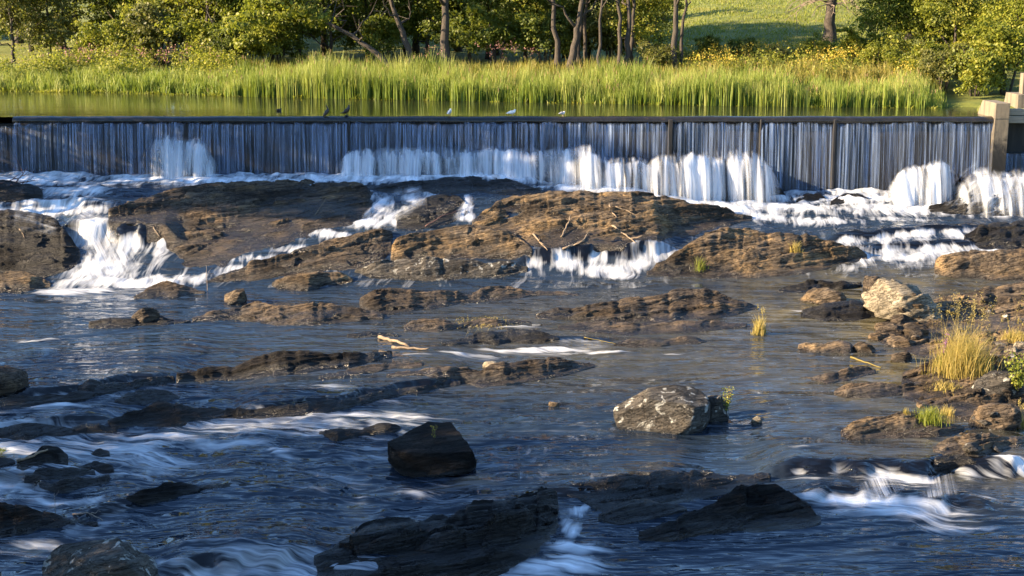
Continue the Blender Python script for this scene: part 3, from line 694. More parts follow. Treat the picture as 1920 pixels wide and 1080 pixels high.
# --- bedrock below the dam
outcrop('low dark rock beside the dam foot with twigs piled on it', [(-330, 338, 378), (-60, 338, 378), (0, 338, 378), (40, 342, 377), (75, 352, 373), (82, 362, 370)], 'dark_schist', 0.55, 11, wet_all=0.6)
outcrop('dark wet bedrock slab at the edge of the picture, beside the two-step cascade', [(-330, 398, 530), (-90, 398, 530), (0, 396, 528), (50, 394, 524), (95, 402, 518), (125, 430, 510), (146, 462, 495), (152, 478, 486)], 'dark_schist', 0.16, 12, 1.5, 0.10, wet_all=0.55, strata=0.08)
outcrop('low brown rock at the foot of the dark slab, edge of the picture', [(-330, 508, 549), (-60, 508, 549), (0, 508, 549), (40, 507, 547), (70, 516, 543), (98, 532, 537)], 'tan_schist', 0.45, 13)
outcrop('broad brown bedrock slab between the cascade and the diagonal rivulet', [(203, 398, 440), (214, 388, 447), (260, 372, 449), (300, 360, 455), (345, 350, 500), (385, 344, 512), (430, 342, 497), (480, 341, 478), (540, 340, 457), (600, 339, 438), (650, 341, 428), (690, 350, 412), (700, 372, 400)], 'schist', 0.10, 14, 1.25, 0.13, wet=0.14, step=0.05, strata=0.11)
outcrop('slanting bedrock slab just below the diagonal rivulet', [(384, 529, 533), (410, 516, 532), (450, 500, 529), (500, 484, 524), (560, 466, 517), (620, 449, 510), (680, 436, 503), (720, 428, 490), (738, 440, 470)], 'schist', 0.14, 15, 1.4, 0.11, strata=0.10)
outcrop('black wet ridge of rock right under the long white fall', [(560, 342, 347), (640, 342, 352), (690, 343, 356), (750, 341, 364), (800, 336, 366), (850, 331, 364), (905, 330, 362), (955, 337, 366), (1000, 349, 368), (1050, 356, 366), (1066, 359, 364)], 'dark_schist', 0.25, 16, 1.6, 0.10, wet_all=0.9)
outcrop('black wet rock between the stepped cascade and the small chute', [(742, 402, 428), (770, 384, 430), (800, 368, 428), (830, 362, 422), (862, 366, 412), (880, 388, 402)], 'dark_schist', 0.2, 17, 1.5, 0.12, wet_all=0.85)
outcrop('rounded brown rock with an orange patch, left of the driftwood slab', [(733, 468, 492), (742, 448, 492), (765, 436, 491), (800, 431, 490), (840, 424, 488), (880, 420, 486), (920, 425, 486), (955, 436, 486), (985, 452, 480), (1000, 466, 474)], 'tan_schist', 0.26, 18, 1.7, 0.12, strata=0.09)
outcrop('large sunlit bedrock hump strewn with driftwood in the centre', [(884, 420, 432), (905, 398, 440), (930, 376, 446), (960, 367, 452), (1000, 360, 464), (1050, 357, 471), (1100, 357, 469), (1150, 356, 465), (1200, 358, 458), (1250, 364, 449), (1300, 378, 441), (1350, 391, 428), (1395, 404, 416), (1412, 409, 413)], 'tan_schist', 0.15, 19, 1.4, 0.15, wet=0.12, step=0.05, strata=0.12)
outcrop('flat grey ledge lying at the foot of the orange-patched rock', [(663, 509, 513), (690, 495, 520), (720, 486, 524), (780, 482, 526), (850, 485, 524), (910, 490, 520), (960, 492, 516), (992, 502, 511)], 'grey_stone', 0.5, 20, 2.0, 0.10)
outcrop('humped brown bedrock with two grass tufts, beside the side rapids', [(1210, 510, 516), (1235, 492, 518), (1270, 470, 520), (1305, 446, 521), (1340, 429, 522), (1368, 427, 522), (1420, 432, 521), (1480, 437, 516), (1540, 447, 508), (1590, 462, 496), (1628, 481, 486)], 'tan_schist', 0.32, 21, 1.8, 0.13, strata=0.10)
outcrop('square-ended tan block of bedrock at the edge, under the side rapids', [(1752, 494, 514), (1762, 480, 518), (1795, 473, 522), (1850, 470, 524), (1920, 467, 528), (2000, 465, 530), (2350, 459, 534)], 'tan_schist', 0.5, 22, 3.0, 0.08)
outcrop('dark wet rock on the bank beside the upper rapids', [(1806, 442, 462), (1830, 424, 468), (1870, 416, 468), (1920, 414, 466), (2000, 412, 466), (2350, 406, 470)], 'dark_schist', 0.35, 23, 1.8, 0.14, wet_all=0.6)
outcrop('steep wet rock with thin water films, below the concrete pier', [(1740, 388, 398), (1780, 374, 402), (1820, 362, 406), (1870, 352, 406), (1920, 346, 404), (2000, 342, 402), (2350, 336, 406)], 'dark_schist', 0.72, 24, 1.3, 0.22, wet_all=0.8, strata=0.12)
for i, (x0, x1, t, b, lb) in enumerate(((1420, 1480, 349, 378, 'wet hump beside the fourth white fall'), (1490, 1560, 360, 382, 'low wet hump in the foam, midway along the dam foot'), (1555, 1640, 360, 384, 'wet hump in the foam left of the last white fall'))):
    xm = (x0 + x1) / 2; outcrop(lb + ', half under water', [(x0, b - 6, b), (xm - 12, t, b), (xm + 10, t + 1, b), (x1, b - 5, b)], 'dark_schist', 0.5, 25 + i, 1.6, 0.08, wet_all=0.95)
# --- rocks in the river
outcrop('small pointed triangular rock off the foot of the cascade', [(248, 558, 561), (275, 543, 561), (305, 527, 558), (340, 534, 554), (388, 547, 550)], 'schist', 0.6, 31, 1.5, 0.05, strata=0.03)
boulder('little loose pale boulder standing alone in calm water', 419, 463, 543, 571, 0.9, 'tan_schist', 32)
outcrop('lumpy brown rock at the foot of the slanting slab', [(508, 532, 537), (522, 519, 543), (545, 513, 546), (580, 507, 545), (620, 508, 536), (650, 516, 531), (664, 523, 529)], 'tan_schist', 0.55, 33, 2.2, 0.10)
outcrop('low black rock carrying a stump-like block, alone in blue water', [(164, 603, 613), (190, 596, 616), (230, 594, 614), (270, 596, 612), (300, 592, 610), (330, 598, 605), (360, 600, 604)], 'dark_schist', 0.6, 34, 2.0, 0.06, wet_all=0.5)
boulder('broken stump-shaped block resting on a low black rock', 245, 300, 577, 608, 0.6, 'schist', 35, sink=0.1, cuts=14)
outcrop('long knobbly ledge of rock, nearest the stump-shaped block', [(358, 597, 601), (400, 586, 600), (440, 576, 601), (485, 565, 607), (540, 567, 611), (600, 566, 609), (650, 570, 604), (700, 580, 600), (722, 592, 598)], 'schist', 0.5, 36, 1.9, 0.11)
outcrop('long knobbly ledge of rock in midstream, between two calm channels', [(672, 566, 578), (690, 546, 590), (720, 540, 589), (790, 543, 582), (840, 545, 575), (880, 550, 569), (920, 535, 564), (960, 540, 560), (1000, 546, 556), (1060, 548, 554), (1088, 550, 553)], 'schist', 0.5, 37, 1.9, 0.11)
outcrop('brown rock topped with a raft of straw and dry stems', [(755, 612, 620), (775, 599, 623), (830, 598, 621), (860, 606, 618), (910, 600, 614), (960, 601, 609), (1000, 604, 608)], 'schist', 0.5, 38, 2.0, 0.08)
outcrop('broad rounded brown rock ridge in midstream, right of the straw raft', [(1002, 590, 598), (1040, 576, 601), (1100, 570, 602), (1160, 560, 604), (1220, 551, 604), (1260, 542, 602), (1300, 537, 600), (1350, 546, 594), (1395, 563, 586), (1424, 577, 582)], 'schist', 0.45, 39, 1.9, 0.12, strata=0.10)
outcrop('low shelf of grey rock in front of the broad midstream ridge', [(1045, 610, 618), (1100, 602, 624), (1180, 602, 628), (1260, 605, 627), (1340, 601, 619), (1404, 606, 612)], 'schist', 0.4, 40, 1.8, 0.08)
outcrop('dark low ledge with water slipping over it, below the straw raft', [(826, 641, 645), (890, 628, 647), (960, 619, 644), (1010, 622, 643), (1052, 634, 640)], 'dark_schist', 0.5, 41, 1.8, 0.07, wet_all=0.7)
outcrop('small crusty rock edge along the midstream white streak', [(1148, 643, 648), (1190, 637, 653), (1240, 638, 651), (1290, 630, 646), (1324, 636, 641)], 'schist', 0.6, 42, 2.0, 0.08)
outcrop('narrow dark skerry near the floating log', [(648, 627, 632), (690, 622, 633), (720, 624, 630), (750, 627, 630)], 'dark_schist', 0.6, 43, 2, 0.05)
outcrop('long dark ridge with a grey lichened hump, at the upper water step', [(328, 704, 716), (380, 692, 717), (440, 685, 711), (488, 662, 706), (540, 657, 702), (585, 663, 698), (640, 660, 691), (700, 662, 681), (738, 659, 670)], 'dark_schist', 0.5, 44, 1.9, 0.08)
outcrop('small dark rock parting the upper water step', [(143, 726, 740), (168, 711, 743), (192, 716, 740), (214, 726, 735)], 'dark_schist', 0.6, 45, 2.0, 0.05, wet_all=0.6)
boulder('smooth rounded boulder cut by the edge of the picture, by the upper step', -45, 53, 691, 746, 0.8, 'schist', 46, cuts=4)
outcrop('flat dark rock in the churning water between the two steps', [(212, 749, 753), (240, 734, 758), (275, 730, 760), (312, 734, 756), (342, 745, 749)], 'dark_schist', 0.5, 47, 2.0, 0.05, wet_all=0.4)
outcrop('dark humped rock at the start of the lower water step', [(198, 790, 797), (230, 778, 800), (265, 770, 803), (300, 754, 803), (335, 757, 802), (362, 767, 797), (400, 762, 792), (455, 768, 783)], 'dark_schist', 0.55, 48, 2.0, 0.07, wet_all=0.3)
outcrop('thin flat skerry above the lower water step', [(595, 706, 712), (640, 696, 711), (700, 683, 700), (745, 678, 692), (798, 680, 686)], 'schist', 0.5, 49, 2.0, 0.06)
outcrop('flat rock with a small tan stone on it, at the end of the lower step', [(722, 700, 705), (780, 690, 702), (845, 688, 714), (900, 690, 726), (945, 677, 724), (1000, 673, 712), (1050, 672, 705), (1085, 678, 697), (1118, 684, 689)], 'schist', 0.5, 50, 2.0, 0.10)
boulder('small smooth tan stone lying on a flat midstream rock', 905, 937, 678, 697, 0.8, 'cream_stone', 51, sub=4, cuts=2, sink=0.1, cat='stone')
outcrop('low black skerry upstream of the dark square boulder', [(595, 808, 814), (630, 803, 824), (680, 801, 819), (715, 793, 815), (742, 796, 809), (756, 803, 807)], 'dark_schist', 0.6, 52, 2, 0.05, wet_all=0.5)
boulder('dark square boulder with a sprig of green on top, in mid river', 722, 899, 812, 893, 0.85, 'dark_schist', 53, cuts=6, shelf=0.4, top=0.32, sink=0.25, wet=0.2)
boulder('big whale-backed boulder spotted with pale lichen', 1146, 1334, 731, 812, 0.62, 'grey_stone', 54, cuts=4, sink=0.3, peak=0.12, top=0.72, rough=0.05, shelf=0.2)
boulder('blocky lichened stone at the tail of the whale-backed boulder', 1316, 1368, 741, 791, 0.9, 'grey_stone', 55, cuts=10, rough=0.06)
boulder('single small tan stone past the whale-backed boulder', 1407, 1429, 781, 796, 0.8, 'cream_stone', 56, sub=4, cuts=4, cat='stone')
boulder('tiny tan stone breaking the surface above the whale-backed boulder', 1028, 1050, 753, 763, 0.8, 'tan_schist', 57, sub=3, cuts=3, cat='stone')
outcrop('dark rock with a broken back at the lower drop, left of its white water', [(1195, 1004, 1016), (1240, 985, 1014), (1290, 962, 1008), (1345, 940, 1004), (1380, 916, 1002), (1420, 897, 1000), (1460, 906, 996), (1500, 930, 992), (1528, 956, 986), (1540, 968, 978)], 'dark_schist', 0.42, 58, 1.5, 0.17, wet_all=0.45, step=0.032, strata=0.12)
outcrop('wide jagged black ledge stepping across the bottom of the picture', [(588, 1044, 1084), (640, 1012, 1092), (700, 988, 1096), (780, 974, 1096), (860, 960, 1090), (930, 944, 1078), (980, 930, 1060), (1020, 922, 1030), (1046, 930, 990)], 'dark_schist', 0.22, 60, 1.3, 0.24, wet_all=0.8, step=0.032, strata=0.20)
outcrop('thin black ledge at the head of the lower rapids, under running water', [(1060, 912, 930), (1100, 902, 940), (1130, 896, 962), (1180, 886, 966), (1240, 880, 952), (1300, 882, 940), (1360, 886, 930), (1410, 887, 918), (1446, 893, 906)], 'dark_schist', 0.24, 59, 1.3, 0.20, wet_all=0.8, step=0.034, strata=0.18)
outcrop('dark wet rim under the upper water step, by the edge', [(-330, 748, 766), (-80, 748, 766), (0, 747, 764), (60, 743, 760), (130, 736, 752), (190, 724, 742), (250, 712, 730), (330, 702, 718)], 'dark_schist', 0.7, 131, 1.6, 0.05, wet_all=1.0, strata=0.04)
outcrop('dark wet rim under the long lower water step', [(440, 767, 786), (500, 764, 784), (560, 758, 778), (640, 747, 767), (720, 732, 750), (800, 719, 735), (868, 710, 722)], 'dark_schist', 0.7, 132, 1.6, 0.05, wet_all=1.0, strata=0.04)
outcrop('dark wet rim of the step above the edge cluster', [(-330, 806, 836), (-80, 806, 836), (0, 801, 830), (60, 796, 822), (120, 795, 816), (180, 797, 812), (222, 802, 808)], 'dark_schist', 0.7, 133, 1.6, 0.05, wet_all=1.0, strata=0.04)
outcrop('submerged dark tail reaching from the small humped rock', [(370, 910, 918), (430, 905, 917), (480, 906, 915), (535, 908, 913)], 'dark_schist', 0.7, 134, 1.6, 0.04, wet_all=1.0, strata=0.03)
outcrop('short black rock beside the forked white chute', [(1120, 962, 978), (1160, 946, 984), (1210, 940, 980), (1260, 942, 968), (1290, 950, 958)], 'dark_schist', 0.35, 62, 1.7, 0.09, wet_all=0.8, step=0.035)
outcrop('dark sloping rock at the edge with sticks lodged behind it', [(-330, 942, 1006), (-90, 942, 1006), (0, 944, 1005), (40, 943, 1002), (90, 960, 994), (150, 974, 984), (186, 979, 983)], 'dark_schist', 0.55, 63, 2.0, 0.07, step=0.04)
boulder('big grey flat-topped boulder cut by the bottom of the picture', 64, 322, 1022, 1106, 0.6, 'grey_stone', 64, cuts=10, rough=0.07, wet=0.1)
outcrop('small dark humped rock with a submerged tail, lower river', [(234, 940, 946), (270, 921, 948), (310, 905, 942), (342, 902, 930), (378, 912, 920)], 'dark_schist', 0.6, 65, 2.0, 0.05)
for i, (pts, lb) in enumerate(((((28, 866, 878), (50, 850, 880), (85, 839, 880), (112, 842, 878), (130, 858, 872)), 'tallest dark rock of the cluster at the edge, capped with a slanting slab'),
                 (((44, 888, 894), (75, 878, 899), (130, 876, 898), (180, 882, 892)), 'flat dark slab in front of the tallest rock of the edge cluster'),
                 (((70, 908, 914), (120, 899, 921), (170, 894, 912), (208, 892, 904)), 'lowest dark slab of the edge cluster, beside the white chute'),
                 (((-80, 852, 876), (0, 853, 876), (22, 860, 872), (32, 866, 870)), 'dark rock cut by the edge, left of the tallest cluster rock'),
                 (((165, 852, 858), (186, 840, 860), (208, 848, 857)), 'small wet knob right of the edge cluster'),
                 (((130, 872, 878), (170, 868, 882), (215, 874, 882)), 'thin wet skerry behind the edge cluster slabs'))):
    outcrop(lb, list(pts), 'dark_schist', 0.6, 66 + i, 2.1, 0.06, wet_all=0.35, step=0.04)
# --- side bank on the right
outcrop('wide brown bank of broken bedrock along the picture edge', [(1640, 610, 640), (1680, 590, 655), (1740, 560, 672), (1800, 548, 690), (1860, 540, 700), (1920, 533, 705), (2010, 528, 712), (2350, 522, 716)], 'tan_schist', 0.12, 80, 1.4, 0.16, wet=0.10, step=0.05)
outcrop('rough bedrock shelf under the tall dry grass', [(1690, 700, 742), (1720, 690, 760), (1770, 668, 772), (1830, 655, 790), (1880, 650, 800), (1920, 648, 806), (2010, 644, 812), (2350, 638, 816)], 'tan_schist', 0.14, 81, 1.5, 0.13, wet=0.10, step=0.045)
boulder('large cream block with broken bright faces at the waterside', 1619, 1764, 526, 606, 0.8, 'cream_stone', 82, cuts=16, sink=0.15, rough=0.09, peak=-0.5, wet=0.06, shelf=1.6)
boulder('rounded brown boulder tucked behind the cream block', 1618, 1668, 517, 548, 0.8, 'schist', 83, cuts=6)
boulder('flat tan stone left of the cream block', 1494, 1586, 539, 570, 0.7, 'tan_schist', 84, cuts=8, wet=0.08)
boulder('small brown stone wedged below the cream block', 1668, 1706, 590, 612, 0.8, 'schist', 85, sub=4, cat='stone')
outcrop('dark rocks in a row upstream of the flat tan stone', [(1458, 540, 548), (1490, 530, 550), (1530, 526, 546), (1570, 528, 542), (1618, 526, 538)], 'dark_schist', 0.6, 86, 2, 0.10, wet_all=0.4)
outcrop('wet dark ledge left of the cream block, water slipping past', [(1500, 585, 594), (1545, 570, 602), (1600, 562, 600), (1640, 575, 596), (1660, 584, 592)], 'dark_schist', 0.5, 87, 1.8, 0.11, wet_all=0.6)
outcrop('long flat stone afloat in the shallows, off the bank', [(1494, 645, 655), (1512, 640, 660), (1550, 642, 662), (1595, 643, 660), (1602, 650, 656)], 'tan_schist', 0.65, 88, 2.5, 0.06)
boulder('low tan stone next to the long flat one in the shallows', 1600, 1642, 643, 662, 0.6, 'tan_schist', 89, sub=4, cat='stone')
boulder('squat stone in the shallows nearest the bank slabs', 1669, 1713, 658, 680, 0.7, 'schist', 90, sub=4, cat='stone')
for i, (a, b, t, bt, lb) in enumerate(((1640, 1690, 606, 624, 'uppermost small slab of the heap below the cream block'), (1662, 1692, 616, 632, 'light chip of stone in the middle of the small slab heap'), (1628, 1664, 624, 640, 'leftmost small slab of the heap below the cream block'), (1664, 1712, 632, 652, 'lowest small slab of the heap below the cream block'), (1690, 1740, 612, 636, 'rightmost small slab of the heap below the cream block'))):
    boulder(lb, a, b, t, bt, 0.8, 'tan_schist', 91 + i, sub=4, cat='stone', wet=0.05)
outcrop('knobbly low reef just off the bank, above the split ledge', [(1518, 709, 713), (1545, 699, 718), (1590, 690, 714), (1620, 686, 708), (1646, 694, 701)], 'schist', 0.6, 97, 2, 0.09)
outcrop('knobbly ledge reaching out from the bank below the reef', [(1562, 735, 740), (1590, 722, 748), (1630, 717, 746), (1680, 718, 742), (1716, 720, 736)], 'schist', 0.55, 98, 2, 0.10)
outcrop('sunlit split ledge at the end of the bank, under the green tuft', [(1574, 806, 819), (1600, 790, 824), (1640, 777, 824), (1690, 774, 822), (1740, 780, 820), (1790, 792, 814), (1810, 800, 808)], 'tan_schist', 0.5, 99, 2.0, 0.12, step=0.04)
outcrop('long sunlit rock lying below the bank at the picture edge', [(1748, 832, 846), (1780, 820, 858), (1830, 811, 858), (1880, 815, 846), (1920, 818, 840), (2000, 820, 838), (2350, 814, 842)], 'tan_schist', 0.5, 100, 2.0, 0.10, step=0.04)
boulder('jagged rock on the shelf beside the little pool', 1814, 1914, 755, 806, 0.7, 'schist', 101, cuts=12)
boulder('rounded pale boulder on the shelf, under the yellow bush', 1818, 1906, 698, 752, 0.8, 'grey_stone', 102, cuts=5, wet=0.02)
outcrop('wet black rock at the head of the side chute', [(1750, 858, 866), (1780, 850, 874), (1815, 852, 876), (1840, 868, 878)], 'dark_schist', 0.5, 103, 2, 0.06, wet_all=0.8, step=0.04)
for i, (a, b, t, bt, lb) in enumerate(((1852, 1884, 664, 690, 'white split stone leaning at the edge of the dry grass'), (1872, 1915, 648, 680, 'upper pale shard beside the dry grass'), (1890, 1935, 640, 672, 'pale slab shard cut by the picture edge'))):
    boulder(lb, a, b, t, bt, 0.7, 'cream_stone', 110 + i, sub=4, cat='stone', cuts=14, wet=0.01)

# ------------------------------------------------------------------ white falls at the dam's foot: water bursting over hidden ledges
def mound(label, pts, frac=0.8, seed=1, depth=1.3, dens=1.0, kx=1.0):
    px, yt, yb, ppm = ground_fit(pts, frac, 0.04, 0.5, seed); n = len(px)
    Yf = smooth1(np.minimum(solve(px, yb), 68.6), n // 12 + 1)
    Yc = np.minimum(Yf + depth, 69.3); at_, bt = ray(px, yt); ab, bb = ray(px, yb)
    zc = CZ + bt * Yc; zf = W(ab * Yf, Yf) - 0.1
    k = 26; T = np.linspace(-0.25, 1, k)[:, None]      # behind the lip to the foot
    tf = np.clip(T, 0, 1); tb = np.clip(-T / 0.25, 0, 1)
    blocks = []; nv = 0
    e = np.minimum(1, np.minimum(px - px[0], px[-1] - px) / np.clip(0.25 * (px[-1] - px[0]), 12.0, 38.0))
    for lay in range(4):
        sd = seed * 7 + lay * 13; rr = np.random.default_rng(sd)
        burst = 0.10 * fbm(px * 0.045, lay, 0, sd, 3) + 0.05 * fbm(px * 0.16, lay, 0, sd + 1, 2)
        up = (burst * 0.9 + 0.13 * (lay - 1.0)) * sstep(0, 1, e)
        throw = 0.10 * lay + 0.22 * fbm(px * 0.03, lay, 4, sd + 2, 3) * e
        Y = Yc + (Yf - throw - Yc) * tf**0.75 + (69.45 - Yc) * tb
        Z = (zc + up) + (zf - zc - up) * tf**(1.7 + 0.15 * lay) - 0.25 * tb**2
        X = (at_ + (ab - at_) * tf) * Y
        side_ = (px - (px[0] + px[-1]) / 2) / (px[-1] - px[0]); X = X + 0.5 * side_[None] * tf**0.6 * np.exp(-((1 - np.abs(side_) * 2) / 0.25)**2)[None]
        fold = 0.12 * fbm(X * 1.3, 0.0, seed + lay, sd + 3, 3) + 0.03 * fbm(X * 6, 0, T, sd + 4, 2)
        Y = Y - fold * (0.3 + tf) * 1.3; Z = Z + fold * 0.5 * (1 - tf * 0.7)
        dn = (0.75, 0.85, 0.8, 0.5)[lay]
        thick = sstep(0, 1, e)[None] * (0.14 + 1.10 * sstep(0.0, 0.34, tf)) * (1 - 0.8 * tb) * (0.92 + 0.40 * fbm(X * 0.9, 0, seed + lay, sd + 5, 3)) * dn * dens
        thick = thick * (1 - 0.35 * sstep(0.8, 1.0, tf))
        blocks.append((np.stack([X, Y, Z], -1).reshape(-1, 3), grid_faces(k, n, nv), np.clip(thick, 0, 1.3).ravel(), np.stack([X * kx + (5 if lay == 3 else 0.06 * lay), (T + 0 * X) * 2.0, 0 * X + seed], -1).reshape(-1, 3)))
        nv += X.size
        if lay == 0: X0, Y0, Z0 = X, Y, Z
    o = link('waterfall', new_mesh('waterfall', np.concatenate([b[0] for b in blocks]), np.concatenate([b[1] for b in blocks]), True, {'foam': np.concatenate([b[2] for b in blocks]), 'flow': np.concatenate([b[3] for b in blocks])}), M['veil'])
    tag(o, label, 'waterfall', kind='structure')
    # the ledge that throws the water up
    drop = 0.20 + (1 - sstep(0.35, 1, e)) * 2.6
    Y2 = Y0 + 0.16; Z2 = Z0 - drop[None] - 0.10 * np.abs(fbm(X0 * 2, Y0 * 2, Z0 * 2, seed + 9, 3))
    r_ = link('rock_outcrop', new_mesh('rock_outcrop', np.stack([X0, Y2, Z2], -1), grid_faces(k, n), True, {'wet': np.ones(X0.size)}), M['dark_schist'])
    tag(r_, 'black ledge under the ' + label.split(',')[0], 'rock')
mound('single white plume against the dam, farthest from the pier', [(256, 318, 334), (264, 296, 336), (276, 270, 337), (300, 264, 338), (340, 266, 338), (380, 267, 338), (394, 282, 337), (404, 304, 336), (414, 320, 334)], seed=201, depth=1.0, dens=1.35)
mound('longest white fall at the dam foot, in the centre', [(628, 320, 328), (640, 300, 330), (652, 288, 331), (700, 285, 332), (800, 284, 333), (905, 284, 330), (920, 278, 331), (935, 284, 333), (1000, 284, 340), (1050, 282, 350), (1062, 277, 354), (1110, 281, 358), (1140, 300, 359), (1166, 330, 358)], seed=202, depth=1.2)
mound('low churning spill between the two wide white falls', [(1118, 326, 356), (1145, 308, 358), (1180, 304, 360), (1215, 302, 363), (1250, 312, 366)], seed=203, depth=0.8)
mound('wide white fall just past the dark slot in the dam', [(1203, 324, 360), (1216, 305, 364), (1240, 293, 370), (1290, 292, 376), (1350, 291, 380), (1400, 290, 384), (1432, 300, 386), (1450, 322, 384), (1468, 350, 382)], seed=204, depth=1.5)
mound('leaping white plume nearest the concrete pier', [(1656, 362, 380), (1676, 336, 384), (1702, 319, 386), (1740, 311, 388), (1762, 302, 388), (1782, 310, 386), (1798, 332, 382), (1806, 350, 378)], seed=205, depth=1.2)
mound('broad white cascade running past the pier to the picture edge', [(1782, 352, 392), (1810, 332, 398), (1840, 324, 402), (1880, 321, 404), (1930, 320, 404), (1990, 322, 402)], seed=206, depth=2.2, dens=0.85)

# ------------------------------------------------------------------ foliage
def leaf_quads(C, N, size, rng, asp=0.62):
    """pointed leaf faces at centres C facing roughly N"""
    n = len(C); r = rng.normal(size=(n, 3)); N = N / (np.linalg.norm(N, axis=1)[:, None] + 1e-9)
    T = np.cross(N, r); T /= np.linalg.norm(T, axis=1)[:, None] + 1e-9; B = np.cross(N, T)
    s = (size * rng.uniform(0.6, 1.25, n))[:, None]
    V = np.stack([C - T * s * 0.5, C + B * s * asp * 0.5 - N * s * 0.08, C + T * s * 0.55, C - B * s * asp * 0.5 - N * s * 0.08], 1)
    return V.reshape(-1, 3)
def crown_mesh(name, blobs, n_leaf, size, seed, clumps=60, drop=0.0, hollow=0.55):
    """blobs: list of (cx, cy, cz, rx, ry, rz); leaves gathered in sprays over the blobs' volume"""
    r = np.random.default_rng(seed); blobs = np.array(blobs, float)
    vol = (blobs[:, 3] * blobs[:, 4] * blobs[:, 5])**0.75; pr = vol / vol.sum()
    bi = r.choice(len(blobs), clumps, p=pr); d = r.normal(size=(clumps, 3)); d /= np.linalg.norm(d, axis=1)[:, None]
    d[:, 2] = np.where(d[:, 2] < -0.45, -d[:, 2] * 0.6, d[:, 2])
    rad = r.uniform(hollow, 1.02, clumps)
    cc = blobs[bi, :3] + d * blobs[bi, 3:] * rad[:, None]
    cs = blobs[bi, 3:].mean(1) * r.uniform(0.16, 0.34, clumps); tonec = np.clip(r.normal(0.45, 0.2, clumps), 0, 1)
    k = r.integers(0, clumps, n_leaf); off = r.normal(size=(n_leaf, 3)) * np.array([1, 1, 0.62]) * cs[k][:, None] * 0.75
    C = cc[k] + off; C[:, 2] -= drop * (off[:, 0]**2 + off[:, 1]**2)
    N = d[k] * 0.7 + r.normal(size=(n_leaf, 3)) * 0.65 + np.array([-0.15, -0.1, 0.45])
    V = leaf_quads(C, N, size, r); tone = np.clip(tonec[k] + r.normal(0, 0.18, n_leaf), 0, 1)
    return new_mesh(name, V, np.arange(n_leaf * 4).reshape(-1, 4), False, {'tone': np.repeat(tone, 4)})
def trunk_mesh(name, path, r0, r1, seed, limbs=6, limb_from=0.45, limb_len=2.6, nseg=9, up=0.5):
    r = np.random.default_rng(seed); path = np.array(path, float); n = 14
    s = np.linspace(0, 1, n); t = np.linspace(0, 1, len(path))
    P = np.stack([np.interp(s, t, path[:, i]) for i in range(3)], 1)
    for i in range(3): P[:, i] = smooth1(P[:, i], 5)
    P[:, :2] += 0.06 * r.normal(size=(n, 2)) * np.linalg.norm(path[-1] - path[0]) / 12; P[0] = path[0]
    R = r0 + (r1 - r0) * s**0.8; R[0] *= 1.45; R[1] *= 1.12
    bl = [tube(P, R, nseg)]
    for k in range(limbs):
        f = limb_from + (1 - limb_from) * (k + 0.3) / limbs * 0.95; i = min(int(f * (n - 1)), n - 2); b = P[i]; a = r.uniform(0, 6.28); L = limb_len * r.uniform(0.6, 1.2) * (1.15 - 0.5 * f)
        q = np.linspace(0, 1, 6)[:, None]; dirv = np.array([math.cos(a), math.sin(a), up + r.uniform(-0.2, 0.4)])
        lp = b + dirv * L * q + np.array([0, 0, 0.25 * L]) * q**2 + np.concatenate([np.zeros((1, 3)), r.normal(size=(5, 3)) * 0.07 * L])
        bl.append(tube(lp, np.linspace(R[i] * 0.55, R[i] * 0.12, 6), 6))
        for g in range(2):
            b2 = lp[3 + g]; d2 = dirv + r.normal(size=3) * 0.8; lp2 = b2 + d2 * L * 0.5 * np.linspace(0, 1, 4)[:, None]
            bl.append(tube(lp2, np.linspace(R[i] * 0.22, R[i] * 0.06, 4), 5))
    return tube_mesh(name, bl)
def tree(label, base, trunk, crown, leafmat, group=None, scale=1.0, rz=0.0, name='broadleaf_tree', cat='tree', foliage='crown', stem='trunk'):
    t = empty(name, base, label, cat, group); t.rotation_euler[2] = rz; t.scale = (scale,) * 3 if np.isscalar(scale) else scale
    if trunk is not None: link(stem, trunk, M['bark'], t)
    if crown is not None:
        o = link(foliage, crown, None, t)
        if not crown.materials: crown.materials.append(M[leafmat])
        elif crown.materials[0] != M[leafmat]:
            o.material_slots[0].link = 'OBJECT'; o.material_slots[0].material = M[leafmat]
    return t

# shapes shared by the trees; sizes in metres with the foot at the origin
SHRUB = []
for k in range(5):
    r = np.random.default_rng(300 + k)
    bl = [(0, 0, 1.3, 1.25, 1.2, 1.2)] + [(r.uniform(-1.0, 1.0), r.uniform(-0.8, 0.8), r.uniform(0.6, 2.3), r.uniform(0.55, 0.95), r.uniform(0.55, 0.9), r.uniform(0.5, 0.9)) for _ in range(6)]
    cm = crown_mesh('foliage', bl, 6500, 0.145, 310 + k, 90)
    sm_ = tube_mesh('stem', [tube([(0.1 * math.cos(a), 0.1 * math.sin(a), -0.2), (0.35 * math.cos(a), 0.35 * math.sin(a), 0.9), (0.75 * math.cos(a), 0.7 * math.sin(a), 2.0)], [0.06, 0.045, 0.015], 5) for a in (0.4, 1.7, 3.0, 4.2, 5.4)])
    SHRUB.append((sm_, cm))
TREE = []
for k in range(4):
    r = np.random.default_rng(340 + k); H = 13.0
    tm = trunk_mesh('trunk', [(0, 0, -0.3), (r.uniform(-.3, .3), r.uniform(-.3, .3), 4), (r.uniform(-.8, .8), r.uniform(-.5, .5), 8), (r.uniform(-1, 1), r.uniform(-.8, .8), 12)], 0.26, 0.06, 350 + k, 9, 0.34, 4.2)
    bl = [(0, 0, 9.2, 2.7, 2.6, 3.2)] + [(3.1 * math.cos(a), 2.9 * math.sin(a), r.uniform(5.6, 10.5), r.uniform(1.4, 2.0), r.uniform(1.4, 2.0), r.uniform(1.2, 1.9)) for a in np.linspace(0, 6.28, 9)[:-1] + k] + [(0, 0, 12.2, 1.7, 1.7, 1.5)]
    TREE.append((tm, crown_mesh('crown', bl, 13000, 0.26, 360 + k, 200)))
